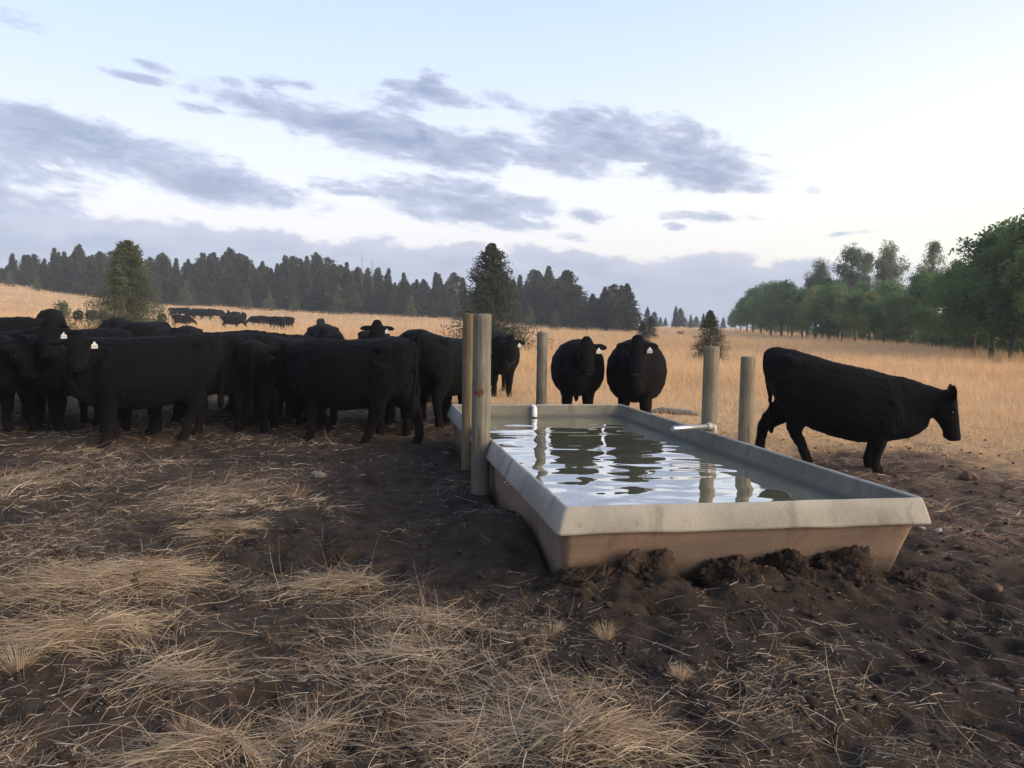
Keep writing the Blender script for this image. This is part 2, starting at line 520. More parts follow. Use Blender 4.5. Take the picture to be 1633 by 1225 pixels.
def mat_post(name, a, c, dark):
    m, t, b, p, tc, o = new_mat(name)
    ob = tc.outputs['Object']; X, Y, Z = b.sep(ob)
    gr = b.noise(b.xyz(b.m('MULTIPLY', X, 40.0), b.m('MULTIPLY', Y, 40.0), b.m('MULTIPLY', Z, 1.6)), 1.0, 6, 0.7, 0.4)
    n1 = b.noise(b.xyz(b.m('MULTIPLY', X, 3.0), b.m('MULTIPLY', Y, 3.0), b.m('MULTIPLY', Z, 1.4)), 2.0, 5, 0.6)
    kn = b.noise(ob, 7.0, 3, 0.5)
    col = b.mix(b.ss(n1, 0.35, 0.65), a, c)
    col = b.mix(b.m('MULTIPLY', b.ss(gr, 0.52, 0.68), 0.65), col, dark)
    col = b.mix(b.m('MULTIPLY', b.ss(kn, 0.68, 0.76), 0.8), col, tuple(v * 0.5 for v in dark))
    t.links.new(col, p.inputs['Base Color']); p.inputs['Roughness'].default_value = 0.88; p.inputs['Specular IOR Level'].default_value = 0.2
    bump(t, b, p, gr, 0.9, 0.02)
    return m


def mat_water():
    m, t, b, p, tc, o = new_mat('trough_water')
    n = b.noise(tc.outputs['Object'], 2.0, 3, 0.5)
    t.links.new(b.mix(n, (0.14, 0.14, 0.085), (0.18, 0.175, 0.11)), p.inputs['Base Color'])
    p.inputs['Roughness'].default_value = 0.3; p.inputs['Specular IOR Level'].default_value = 0.0
    gl = t.nodes.new('ShaderNodeBsdfGlossy'); gl.inputs['Roughness'].default_value = 0.012; gl.inputs['Color'].default_value = (0.97, 0.98, 1.0, 1.0)
    lw = t.nodes.new('ShaderNodeLayerWeight'); lw.inputs[0].default_value = 0.5
    ms = t.nodes.new('ShaderNodeMixShader'); t.links.new(b.ss(lw.outputs['Facing'], 0.35, 0.92, 0.05, 0.78), ms.inputs[0])
    t.links.new(p.outputs[0], ms.inputs[1]); t.links.new(gl.outputs[0], ms.inputs[2]); t.links.new(ms.outputs[0], o.inputs[0])
    return m


M_SOIL = mat_soil(); M_CLOD = mat_soil('soil_lump', False)
M_HIDE = mat_hide()
M_STRAW = mat_blade('dry_straw', (0.13, 0.09, 0.06), (0.38, 0.28, 0.175), (0.66, 0.54, 0.39))
M_TUSS = mat_blade('dry_tussock', (0.13, 0.085, 0.055), (0.37, 0.265, 0.16), (0.64, 0.51, 0.34))
M_RED = mat_blade('reddish_stubble', (0.14, 0.08, 0.05), (0.32, 0.20, 0.13), (0.45, 0.31, 0.20))
M_FIELD = mat_blade('field_grass', (0.46, 0.285, 0.145), (0.72, 0.475, 0.245), (0.84, 0.64, 0.39), 0.8, 0.4)
M_NEEDLE = mat_leaf('conifer_needles', (0.042, 0.052, 0.038), (0.062, 0.073, 0.048), (0.092, 0.10, 0.062), 0.25)
M_JUNI = mat_leaf('juniper_foliage', (0.075, 0.092, 0.050), (0.11, 0.13, 0.068), (0.16, 0.17, 0.095), 0.3)
M_LEAF = mat_leaf('broad_leaves', (0.060, 0.125, 0.042), (0.115, 0.195, 0.065), (0.19, 0.26, 0.085), 0.5)
M_LEAFY = mat_leaf('yellowing_leaves', (0.17, 0.21, 0.06), (0.24, 0.26, 0.08), (0.31, 0.30, 0.11), 0.45)
M_LEAFS = mat_leaf('thinning_leaves', (0.11, 0.16, 0.085), (0.17, 0.21, 0.115), (0.24, 0.26, 0.16), 0.45)
M_BARK = mat_bark('bark', (0.035, 0.028, 0.022), (0.085, 0.070, 0.056))
M_SNAG = mat_bark('dead_wood', (0.11, 0.095, 0.085), (0.20, 0.18, 0.165))

# ------------------------------------------------------------------ terrain
# trough frame: near left inner rim corner, long axis swung left
TR_YAW = math.radians(10.5)
TR_O = (0.332, 4.64); TR_W, TR_L, RIM_Z, WATER_Z = 2.27, 6.0, 0.52, 0.355
AX = np.array([math.cos(TR_YAW), math.sin(TR_YAW)]); AY = np.array([-math.sin(TR_YAW), math.cos(TR_YAW)])


def to_tr(x, y):
    dx = x - TR_O[0]; dy = y - TR_O[1]
    return dx * AX[0] + dy * AX[1], dx * AY[0] + dy * AY[1]


def from_tr(u, v):
    p = np.array(TR_O) + AX * u + AY * v
    return float(p[0]), float(p[1])


_HU = np.array([-900, -400, 0, 80, 250, 500, 700, 900, 1010, 1200, 1400, 1700, 2300])
_HH = np.array([12.0, 11.0, 9.1, 7.6, 5.4, 4.0, 3.3, 1.9, 1.4, 1.2, 0.9, 0.3, 0.2])
_HA = np.degrees(np.arctan((_HU - CX) / F))
_SD = np.array([0, 11, 13, 16, 26, 45, 65, 95, 130, 170, 260, 400, 3000])
_SS = np.array([0, 0, 0.006, 0.03, 0.060, 0.085, 0.125, 0.22, 0.55, 1.0, 1.35, 1.5, 1.5])


def terrain(x, y):
    az = np.degrees(np.arctan2(x, y)); d = np.hypot(x, y)
    H = np.interp(az, _HA, _HH)
    H = np.where(np.abs(az) > 75, H * np.clip((130 - np.abs(az)) / 55, 0, 1), H)
    s = np.interp(np.maximum(d * np.cos(np.radians(np.clip(az, -60, 60))), 0), _SD, _SS)
    z = H * s
    return z + 0.10 * vnoise2(x * 0.11, y * 0.11, 3) * sstep(d, 14, 40)


def field_mask(x, y):
    """1 where tall dry grass stands, 0 on the trampled earth"""
    d = np.hypot(x, y); az = np.degrees(np.arctan2(x, y))
    edge = np.interp(az, [-40, -20, -10, 0, 6, 12, 20, 28, 40], [18.5, 18.0, 16.5, 14.0, 11.6, 10.6, 10.6, 10.8, 11.0])
    n = fbm2(x * 0.45, y * 0.45, 31, 4)
    return sstep(d + n * 1.5, edge - 1.0, edge + 2.2)


def ground_z(x, y):
    x = np.asarray(x, float); y = np.asarray(y, float)
    d = np.hypot(x, y)
    z = terrain(x, y)
    tram = 1 - sstep(d, 12.5, 18)
    b1 = fbm2(x * 0.55, y * 0.55, 5, 3) * 0.05
    b2 = fbm2(x * 2.6, y * 2.6, 8, 4, 0.55) * 0.030
    b3 = fbm2(x * 13, y * 13, 12, 3, 0.6) * 0.0085
    w1, i1 = worley2(x * 4.2 + 0.3 * vnoise2(x * 3, y * 3, 2), y * 4.2, 21)
    hoof = -0.040 * (1 - sstep(w1, 0.18, 0.46)) * (i1 > 0.45) + 0.010 * (sstep(w1, 0.30, 0.5) - sstep(w1, 0.5, 0.75))
    w2, i2 = worley2(x * 11, y * 11, 23)
    crumb = 0.008 * (1 - sstep(w2, 0.1, 0.5)) * (i2 > 0.5)
    rough = 0.65 + 0.6 * sstep(vnoise2(x * 0.8, y * 0.8, 44), -0.3, 0.6)
    z = z + tram * (b1 + (b2 + b3 + hoof + crumb) * rough) + (1 - tram) * 0.04 * fbm2(x * 0.9, y * 0.9, 6, 2)
    # hummocks under the grass mats and earth thrown up beside the trough
    for (hx, hy, hr, hh) in HUMMOCKS:
        q = ((x - hx) ** 2 + ((y - hy) * 1.1) ** 2) / (hr * hr)
        z = z + hh * np.exp(-q)
    u, v = to_tr(x, y)
    ins = (u > -0.02) & (u < TR_W + 0.02) & (v > 0.25) & (v < TR_L + 0.02)
    # earth lies a little low by the near right end and is banked on the left and right sides
    z = z - 0.075 * np.exp(-(((u - TR_W) / 0.9) ** 2 + ((v - 0.1) / 0.8) ** 2))
    z = z + (0.20 + 0.04 * vnoise2(x * 2.3, y * 2.3, 66)) * np.exp(-(((u + 0.20) / 0.34) ** 2)) * sstep(v, 0.05, 0.9) * (1 - 0.85 * sstep(v, 1.2, 2.4)) * (1 - sstep(v, 5.5, 7.0))
    crest = 0.5 + 0.5 * sstep(fbm2(u * 2.6 + 1.7, v * 2.2, 141, 3), -0.5, 0.5) - 0.9 * np.exp(-((u - 0.78) / 0.10) ** 2)
    z = z + (0.125 * np.clip(crest, 0, 1) + 0.02 * fbm2(x * 9, y * 9, 143, 3)) * np.exp(-((v + 0.10) / 0.26) ** 2) * sstep(u, -0.25, 0.1) * (1 - sstep(u, TR_W - 0.35, TR_W + 0.2))
    z = z + 0.10 * np.exp(-(((u - TR_W - 0.75) / 0.5) ** 2)) * sstep(v, -0.3, 0.8) * (1 - sstep(v, 3.5, 5.0))
    z = z + 0.17 * np.exp(-(((v - TR_L - 1.05) / 0.40) ** 2)) * sstep(u, -1.5, 0.5) * (1 - sstep(u, 2.4, 4.5)) * (0.7 + 0.5 * vnoise2(x * 1.7, y * 1.7, 77))
    return np.where(ins, -0.12, z)


# grass mats: px, py, half width px, half depth px, lean deg (0 = right), kind
MATS = [
    (120, 940, 125, 34, 190, 'big', 'broad pale grass mat combed to the left at the left edge of the ground'),
    (225, 922, 75, 24, 350, 'big', 'pale grass mat combed to the right beside the broad left mat'),
    (150, 1016, 105, 30, 195, 'big', 'brown centred grass mat lying just below the broad left mat'),
    (275, 1082, 72, 26, 20, 'loose', 'thin loose grass clump near three mats on the lower left earth'),
    (338, 850, 52, 11, 10, 'tight', 'small bright tuft combed flat on dark earth left of centre'),
    (345, 788, 68, 20, 30, 'loose', 'faint grass clump behind the small bright tuft'),
    (340, 1215, 95, 34, 170, 'big', 'bright grass mat cut off by the bottom edge of the photo at left'),
    (500, 1188, 34, 16, 80, 'loose', 'straggly clump between two bright mats along the bottom edge'),
    (690, 985, 66, 14, 185, 'loose', 'pale flat clump with grey weed stems in front of the trough corner'),
    (640, 1060, 105, 34, 160, 'loose', 'wide messy brown clump in the lower middle of the earth'),
    (880, 1130, 110, 26, 140, 'loose', 'tall tangled clump below the trough at bottom centre'),
    (930, 1205, 120, 34, 350, 'big', 'brightest thick grass mat at the bottom centre edge'),
    (720, 1180, 95, 34, 170, 'loose', 'tangled straw coloured clump left of the brightest bottom mat'),
    (550, 935, 60, 10, 200, 'loose', 'low straw clump on dark earth left of the trough corner'),
    (50, 765, 70, 12, 90, 'loose', 'sparse upright grass clump under the cow at far left'),
]
STUBS = [(297, 1166, 17, 'short reddish stubble tuft standing above the bottom left mat'),
         (966, 1025, 15, 'tiny pale tuft standing alone on dark earth below the trough'),
         (475, 796, 22, 'dark reddish tuft on the bare earth behind the straw clumps'),
         (880, 1010, 13, 'tiny upright tuft left of the lone pale tuft'),
         (960, 945, 14, 'tiny russet tuft close under the near trough face'),
         (1085, 1098, 12, 'little bent leaf tuft on the dark earth at lower right'),
         (30, 1070, 26, 'curled pale tuft at the lower left edge')]
HUMMOCKS = []
for (px, py, hw, hd, ln, kd, lb) in MATS:
    gx, gy = onplane(px, py + hd * 0.4)
    HUMMOCKS.append((gx, gy, max(0.14, hw * gy / F * 0.7), {'big': 0.085, 'loose': 0.03, 'tight': 0.05}[kd]))


def build_ground():
    r1 = 0.6 * np.exp(np.arange(0, 560) * 0.0057)
    r2 = r1[-1] * np.exp(np.arange(1, 290) * 0.0195)
    r = np.concatenate([r1, r2])
    a = np.concatenate([np.arange(-50, 50.01, 0.30), np.arange(54, 308, 6.0)])
    A = np.radians(a)
    R, T = np.meshgrid(r, A, indexing='ij')
    X = R * np.sin(T); Y = R * np.cos(T)
    Z = ground_z(X.ravel(), Y.ravel())
    V = np.stack([X.ravel(), Y.ravel(), Z], 1)
    nr, na = R.shape
    i = np.arange(nr - 1)[:, None]; j = np.arange(na)[None, :]; jn = (j + 1) % na
    Fq = np.stack([np.broadcast_to(q, (nr - 1, na)) for q in (i * na + j, (i + 1) * na + j, (i + 1) * na + jn, i * na + jn)], -1).reshape(-1, 4)[:, ::-1]
    V = np.vstack([V, [[0, 0, 0.0]]]); c = len(V) - 1
    jj = np.arange(na); Ft = np.stack([np.full(na, c), jj, (jj + 1) % na], 1)[:, ::-1]
    x, y = V[:, 0], V[:, 1]; d = np.hypot(x, y)
    fld = field_mask(x, y)
    u, v = to_tr(x, y)
    red = sstep(u, TR_W - 0.2, TR_W + 1.0) * sstep(y, 4.5, 6.5) * (0.55 + 0.5 * vnoise2(x * 0.9, y * 0.9, 91))
    red = red + 0.5 * sstep(v, TR_L, TR_L + 0.8) * sstep(x, -1.5, 0)
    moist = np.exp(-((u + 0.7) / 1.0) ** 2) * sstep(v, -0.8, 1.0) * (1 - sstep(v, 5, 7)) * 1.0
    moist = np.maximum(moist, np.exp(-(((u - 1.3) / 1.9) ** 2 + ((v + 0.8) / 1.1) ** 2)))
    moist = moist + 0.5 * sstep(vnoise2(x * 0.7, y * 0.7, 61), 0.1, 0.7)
    lit = litter(x, y)
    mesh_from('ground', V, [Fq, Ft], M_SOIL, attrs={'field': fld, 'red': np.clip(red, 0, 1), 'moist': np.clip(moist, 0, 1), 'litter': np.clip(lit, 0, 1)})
    o = bpy.data.objects['ground']; tag(o, kind='structure')
    return o


def litter(x, y):
    """how much loose straw lies on the earth, 0..1"""
    u, v = to_tr(x, y)
    n = sstep(fbm2(x * 1.1, y * 1.1, 71, 4), -0.30, 0.60)
    bare = 1.2 * np.exp(-(((x + 1.75) / 0.6) ** 2 + ((y - 3.2) / 0.38) ** 2)) + np.exp(-(((x + 1.15) / 0.55) ** 2 + ((y - 3.25) / 0.35) ** 2)) + np.exp(-(((x + 2.1) / 0.5) ** 2 + ((y - 3.7) / 0.3) ** 2)) + 0.8 * np.exp(-(((x + 1.2) / 0.8) ** 2 + ((y - 5.6) / 0.6) ** 2))
    left = 1 - sstep(x, 0.0, 0.9)
    low = 1 - sstep(y, 3.3, 4.3)
    base = 0.34 + 0.62 * left * (0.3 + 0.7 * n) + 0.5 * low * n * (1 - sstep(x, 0.5, 1.6))
    base = base + 0.35 * sstep(y, 8.5, 12) + 0.42 * sstep(u, TR_W + 0.4, TR_W + 1.5) * n
    dark = np.exp(-((u + 0.75) / 0.9) ** 2) * sstep(v, -0.6, 0.7) * (1 - sstep(v, 6, 8))
    dark = np.maximum(dark, 0.8 * np.exp(-(((u - 1.1) / 1.4) ** 2 + ((v + 0.40) / 0.45) ** 2)))
    return np.clip(base * (1 - 0.85 * dark) * (1 - 0.88 * np.clip(bare, 0, 1)) * (0.35 + 0.65 * n), 0.02, 1)


build_ground()


# ------------------------------------------------------------------ stems
def ribbons(P, ang, L, w, lift, curve, curl=None, roll=None, seg=3, conform=None):
    """bent tapering stems; returns verts, quads"""
    n = len(P); t = np.linspace(0, 1, seg + 1)
    if curl is None: curl = np.zeros(n)
    if roll is None: roll = RNG.uniform(-1.3, 1.3, n)
    pos = np.zeros((n, seg + 1, 3)); pos[:, 0] = P
    for k in range(seg):
        tm = (k + 0.5) / seg
        ph = lift - curve * tm; an = ang + curl * tm
        st = (L / seg)[:, None]
        pos[:, k + 1] = pos[:, k] + st * np.stack([np.cos(ph) * np.cos(an), np.cos(ph) * np.sin(an), np.sin(ph)], 1)
    if conform is not None:
        g = ground_z(pos[..., 0].ravel(), pos[..., 1].ravel()).reshape(n, seg + 1)
        pos[..., 2] = np.maximum(pos[..., 2], g + conform)
    side = np.stack([-np.sin(ang) * np.cos(roll), np.cos(ang) * np.cos(roll), np.sin(roll)], 1)
    wd = (w[:, None] * np.array([1 - 0.75 * q ** 1.5 for q in t])[None, :])[..., None] * side[:, None, :] * 0.5
    V = np.stack([pos - wd, pos + wd], 2).reshape(-1, 3)
    base = (np.arange(n) * (seg + 1) * 2)[:, None]; k = np.arange(seg)[None, :] * 2
    Fq = np.stack([base + k, base + k + 1, base + k + 3, base + k + 2], -1).reshape(-1, 4)
    return V, Fq


def tints(tv, seg=3):
    return np.repeat(tv, (seg + 1) * 2)


def sample_view(n, y0, y1, pad=0.08):
    """points spread over the visible wedge, log-even in depth"""
    y = y0 * np.exp(RNG.uniform(0, 1, n) * math.log(y1 / y0))
    x = y * RNG.uniform(-CX / F - pad, CX / F + pad, n)
    return x, y


def build_litter():
    Vs, Fs, Ts = [], [], []; off = 0
    for (n, y0, y1, l0, l1, w0, w1) in ((50000, 2.5, 9.0, 0.03, 0.18, 0.0016, 0.0032), (46000, 2.5, 9.5, 0.012, 0.06, 0.0018, 0.0045),
                                        (30000, 6.5, 15.5, 0.05, 0.26, 0.004, 0.0085), (3600, 2.5, 7.0, 0.14, 0.42, 0.0018, 0.0038)):
        x, y = sample_view(n, y0, y1)
        keep = RNG.uniform(0, 1, n) < litter(x, y) ** 1.25
        u, v = to_tr(x, y)
        keep &= ~((u > -0.1) & (u < TR_W + 0.1) & (v > -0.05) & (v < TR_L + 0.1))
        x, y = x[keep], y[keep]; m = len(x)
        P = np.stack([x, y, ground_z(x, y) + 0.004], 1)
        flow = vnoise2(x * 0.8, y * 0.8, 15) * 2.2
        ang = np.where(RNG.uniform(0, 1, m) < 0.35, flow, RNG.uniform(0, 2 * np.pi, m))
        L = l0 + (l1 - l0) * RNG.uniform(0, 1, m) ** 1.8
        V, Fq = ribbons(P, ang, L, RNG.uniform(w0, w1, m), RNG.normal(0.10, 0.22, m), RNG.normal(0.25, 0.5, m), RNG.normal(0, 0.7, m), conform=0.0035)
        Vs.append(V); Fs.append(Fq + off); off += len(V)
        Ts.append(tints(np.clip(RNG.beta(1.4, 1.5, m) + 0.1 * vnoise2(x * 2, y * 2, 4), 0, 1)))
    o = mesh_from('straw_litter', np.vstack(Vs), np.vstack(Fs), M_STRAW, attrs={'tint': np.concatenate(Ts)}, smooth=False)
    tag(o, 'loose dry straw scattered over the trampled dark earth', 'straw', kind='stuff')


def build_field_grass():
    Vs, Fs, Ts = [], [], []; off = 0
    for (n, y0, y1) in ((150000, 9.8, 34.0), (120000, 34.0, 110.0), (46000, 110.0, 230.0)):
        x, y = sample_view(n, y0, y1, 0.16)
        f = field_mask(x, y); d = np.hypot(x, y)
        tuft = sstep(fbm2(x * 0.5, y * 0.5, 51, 3), -0.5, 0.4)
        keep = RNG.uniform(0, 1, n) < f * (0.45 + 0.55 * tuft)
        x, y, d, f, tuft = x[keep], y[keep], d[keep], f[keep], tuft[keep]; m = len(x)
        x = x + 0.1 * RNG.normal(0, 1, m)
        grow = sstep(d, 13, 26)
        L = (0.09 + 0.38 * grow * (0.5 + 0.5 * tuft)) * RNG.uniform(0.6, 1.35, m) + 0.20 * sstep(d, 30, 60)
        w = 0.0052 * (d / 13) ** 0.92 * RNG.uniform(0.7, 1.5, m)
        P = np.stack([x, y, ground_z(x, y) - 0.02], 1)
        V, Fq = ribbons(P, RNG.uniform(0, 2 * np.pi, m), L, w, RNG.normal(1.22, 0.25, m), RNG.uniform(0.1, 0.8, m), roll=RNG.uniform(-0.4, 0.4, m), seg=2)
        Vs.append(V); Fs.append(Fq + off); off += len(V)
        big = fbm2(x * 0.06, y * 0.10, 81, 3)
        Ts.append(tints(np.clip(0.48 + 0.20 * big + RNG.normal(0, 0.16, m), 0, 1), 2))
    o = mesh_from('dry_grass', np.vstack(Vs), np.vstack(Fs), M_FIELD, attrs={'tint': np.concatenate(Ts)}, smooth=False)
    tag(o, 'tall golden dry grass covering the open field', 'grass', kind='stuff')


def build_mats():
    for (px, py, hw, hd, lean, kind, lb) in MATS:
        gx, gy = onplane(px, py)
        _, gy2 = onplane(px, py + hd)
        sx = hw * gy / F; sy = max(0.06, (gy - gy2))
        n = {'big': 2100, 'loose': 950, 'tight': 1100}[kind]
        n = int(n * min(1.5, max(0.3, sx / 0.30)))
        q = np.sqrt(RNG.uniform(0, 1, n)); th = RNG.uniform(0, 2 * np.pi, n)
        spread = {'big': 0.72, 'loose': 0.95, 'tight': 0.8}[kind]
        x = gx + sx * spread * q * np.cos(th); y = gy + sy * spread * q * np.sin(th)
        la = math.radians(lean)
        rad = np.arctan2(y - gy, x - gx)
        if kind == 'loose':
            g2 = RNG.normal(0, 0.72, (2, n)); x = gx + sx * g2[0]; y = gy + sy * 1.3 * g2[1]; q = np.minimum(1.5, np.hypot(g2[0], g2[1]))
            ang = np.where(RNG.uniform(0, 1, n) < 0.45, RNG.uniform(0, 2 * np.pi, n), la + RNG.normal(0, 0.6, n) + vnoise2(x * 4, y * 4, 3) * 1.2)
            L = 0.07 + 0.30 * RNG.uniform(0, 1, n) ** 1.5; lift = RNG.normal(0.04, 0.12, n); curve = RNG.normal(0.08, 0.35, n)
            up = RNG.uniform(0, 1, n) < 0.025; lift = np.where(up, RNG.normal(0.9, 0.3, n), lift)
            rise = RNG.uniform(0, 0.03, n) * np.exp(-q * q)
        else:
            g2 = RNG.normal(0, 0.58, (2, n)); x = gx + sx * g2[0]; y = gy + sy * 1.2 * g2[1]; q = np.minimum(1.6, np.hypot(g2[0], g2[1]))
            hole = vnoise2(x * 6 + px, y * 6, 19) > 0.35
            x = np.where(hole, x + RNG.normal(0, 0.05, n), x)
            side = np.sign(g2[0]) if px in (120, 150) else np.ones(n)
            ang = la + np.where(side * math.cos(la) < 0, 0.0, 0.0) + 1.3 * vnoise2(x * 2.2, y * 2.2, 8 + int(px)) + RNG.normal(0, 0.28, n)
            ang = ang - 0.55 * np.cos(la) * g2[1]                      # blades fan to either side of the lay
            stray = RNG.uniform(0, 1, n) < 0.30
            ang = np.where(stray, RNG.uniform(0, 2 * np.pi, n), ang)
            L = 0.06 + 0.26 * RNG.uniform(0, 1, n) ** 1.5; lift = RNG.normal(0.15, 0.15, n); curve = RNG.normal(0.50, 0.35, n)
            stub = (np.abs(g2[0] - 0.25 * np.cos(la)) < 0.35) & (np.abs(g2[1]) < 0.6) & (RNG.uniform(0, 1, n) < 0.4)
            lift = np.where(stub, RNG.normal(0.7, 0.25, n), lift); L = np.where(stub, 0.03 + L * 0.3, L)
            rise = RNG.uniform(0, 0.02, n)
        z = ground_z(x, y)
        P = np.stack([x, y, z + 0.002 + rise], 1)
        V, Fq = ribbons(P, ang, L, RNG.uniform(0.0014, 0.0032, n), lift, curve, RNG.normal(0, 0.5, n), seg=4, conform=0.003)
        tint = RNG.beta(2.0, 2.0, n) + (0.06 if kind != 'loose' else -0.04) + 0.15 * vnoise2(x * 9, y * 9, 6)
        if kind != 'loose': tint = np.where(stub, tint - 0.45, tint)
        tint = np.clip(tint, 0, 1)
        loc = Vector((gx, gy, float(ground_z(np.array([gx]), np.array([gy]))[0])))
        o = mesh_from('grass_clump', V - np.array(loc), Fq, M_TUSS if kind != 'loose' else M_STRAW, attrs={'tint': tints(tint, 4)}, smooth=False)
        o.location = loc; tag(o, lb, 'grass clump', 'dry grass clumps on the earth')
    for (px, py, hw, lb) in STUBS:
        gx, gy = onplane(px, py); s = hw * gy / F; n = 160
        q = np.sqrt(RNG.uniform(0, 1, n)) * s * 0.6; th = RNG.uniform(0, 2 * np.pi, n)
        x = gx + q * np.cos(th); y = gy + q * np.sin(th)
        P = np.stack([x, y, ground_z(x, y) - 0.004], 1)
        V, Fq = ribbons(P, th, 0.05 + s * 0.9 * RNG.uniform(0.4, 1.3, n), RNG.uniform(0.0016, 0.003, n), RNG.normal(1.15, 0.2, n), RNG.uniform(0, 0.9, n), seg=3)
        loc = Vector((gx, gy, float(ground_z(np.array([gx]), np.array([gy]))[0])))
        o = mesh_from('grass_tuft', V - np.array(loc), Fq, M_RED if 'red' in lb or 'russet' in lb else M_TUSS, attrs={'tint': tints(RNG.uniform(0.2, 0.9, n))}, smooth=False)
        o.location = loc; tag(o, lb, 'grass tuft', 'small grass tufts on the earth')


def ico(sub):
    bm = bmesh.new(); bmesh.ops.create_icosphere(bm, subdivisions=sub, radius=1.0)
    v = np.array([p.co[:] for p in bm.verts]); f = np.array([[q.index for q in fc.verts] for fc in bm.faces]); bm.free()
    return v, f


def build_clods():
    bv, bf = ico(2)
    forms = [bv * (1 + 0.38 * vnoise3(bv * 1.4 + k * 9.1, k) + 0.2 * vnoise3(bv * 3.1 + k, k + 40))[:, None] for k in range(12)]
    n = 9000
    x, y = sample_view(n, 2.5, 13.5)
    dens = 0.35 + 0.65 * sstep(fbm2(x * 0.8, y * 0.8, 33, 3), -0.2, 0.6)
    u, v = to_tr(x, y)
    dens = np.maximum(dens, np.exp(-((v + 0.2) / 0.5) ** 2) * (u > -0.6) * (u < TR_W + 1.0))
    keep = (RNG.uniform(0, 1, n) < dens) & ~((u > -0.06) & (u < TR_W + 0.06) & (v > 0.1) & (v < TR_L + 0.06))
    x, y = x[keep], y[keep]; n = len(x)
    s = 0.005 + 0.019 * RNG.uniform(0, 1, n) ** 3.5
    z = ground_z(x, y) + s * 0.15
    k = RNG.integers(0, 12, n); V = np.array(forms)[k]
    a = RNG.uniform(0, 2 * np.pi, n); c, sn = np.cos(a)[:, None], np.sin(a)[:, None]
    sc = np.stack([RNG.uniform(0.8, 1.5, n), RNG.uniform(0.8, 1.3, n), RNG.uniform(0.5, 0.9, n)], 1) * s[:, None]
    V = V * sc[:, None, :]
    X = V[..., 0] * c - V[..., 1] * sn + x[:, None]; Y = V[..., 0] * sn + V[..., 1] * c + y[:, None]; Z = V[..., 2] + z[:, None]
    Fq = (bf[None] + (np.arange(n) * len(bv))[:, None, None]).reshape(-1, 3)
    o = mesh_from('soil_crumbs', np.stack([X, Y, Z], -1).reshape(-1, 3), Fq, M_CLOD)
    tag(o, 'small clods of dark earth strewn over the trampled ground', 'soil', kind='stuff')


def lump(name, loc, size, seed, mat, sub=5, rz=0.0, amp=0.25):
    v, f = ico(sub)
    d = 0.30 * vnoise3(v * 1.3 + seed * 3.7, seed) + 0.16 * vnoise3(v * 3.2 + seed, seed + 3) + 0.10 * vnoise3(v * 8 + seed, seed + 5) + 0.07 * vnoise3(v * 19, seed + 7) + 0.05 * vnoise3(v * 42, seed + 8)
    v = v * (1 + d * amp / 0.25)[:, None] * np.array(size)
    o = mesh_from(name, v, f, mat); o.location = loc; o.rotation_euler = (0, 0, rz)
    return o


def build_mounds():
    for k, (u, v, sx, sy, sz, z, lb) in enumerate([
            (0.12, 0.02, 0.20, 0.17, 0.11, 0.02, 'low dark earth mound by the near left corner of the trough'),
            (0.50, 0.03, 0.22, 0.16, 0.17, 0.05, 'tall rounded earth mound against the trough face, left of the bare gap'),
            (1.04, 0.04, 0.19, 0.16, 0.14, 0.03, 'earth mound just right of the bare gap in the trough face'),
            (1.38, 0.03, 0.23, 0.17, 0.16, 0.03, 'broad lumpy earth mound below the middle of the trough face'),
            (1.78, 0.03, 0.21, 0.16, 0.17, 0.02, 'earth mound against the right part of the trough face'),
            (2.30, -0.04, 0.24, 0.20, 0.09, -0.05, 'low earth mound past the near right corner of the trough')]):
        x, y = from_tr(u, v)
        o = lump('soil_mound', (x, y, z), (sx, sy, sz), 50 + k, M_CLOD, 6, k * 0.7, 0.30)
        tag(o, lb, 'soil mound', 'earth mounds along the near end of the trough')
    for k, (px, py, r, lb, mt) in enumerate([
            (508, 758, 11, 'grey brown stone on the bare earth left of the posts', 0),
            (1495, 862, 8, 'pale chip of stone right of the trough corner', 1),
            (1470, 858, 6, 'small pale stone beside the pale chip near the trough corner', 1),
            (1588, 945, 10, 'pale crumbly lump on the reddish earth at the right edge', 2),
            (1562, 862, 12, 'reddish lump of earth at the right of the trough', 2),
            (1545, 770, 14, 'larger reddish clod on the bank by the right cow', 2)]):
        gx, gy = onplane(px, py); s = r * gy / F
        z = float(ground_z(np.array([gx]), np.array([gy]))[0])
        o = lump('stone' if mt < 2 else 'clod', (gx, gy, z + s * 0.25), (s, s * 0.8, s * 0.6), 80 + k, (M_STONE, M_PALE, M_REDC)[mt], 4, k)
        tag(o, lb, 'stone' if mt < 2 else 'clod')
    # weathered log beyond the trough
    bm = bmesh.new()
    tube(bm, [(-0.42, 0, 0.02), (-0.2, 0.02, 0.05), (0.1, 0.0, 0.05), (0.44, -0.03, 0.02)], [0.05, 0.065, 0.06, 0.03], 14)
    bmesh.ops.subdivide_edges(bm, edges=bm.edges[:], cuts=2, use_grid_fill=True)
    me = bm_mesh('log', bm, M_SNAG); c = get_co(me); set_co(me, c + get_no(me) * (0.02 * vnoise3(c * 12, 3))[:, None])
    gx, gy = onplane(1072, 664)
    o = put('log', me); o.location = (gx, gy, float(ground_z(np.array([gx]), np.array([gy]))[0])); o.rotation_euler = (0, 0, -0.25)
    tag(o, 'short weathered grey log on pale ground beyond the trough', 'log')


M_STONE = mat_plain('stone', (0.19, 0.155, 0.125), 0.9, spec=0.2, nscale=20)
M_PALE = mat_plain('pale_stone', (0.30, 0.26, 0.22), 0.9, spec=0.2, nscale=20)
M_REDC = mat_plain('reddish_clod', (0.17, 0.10, 0.072), 0.95, spec=0.1, nscale=20)


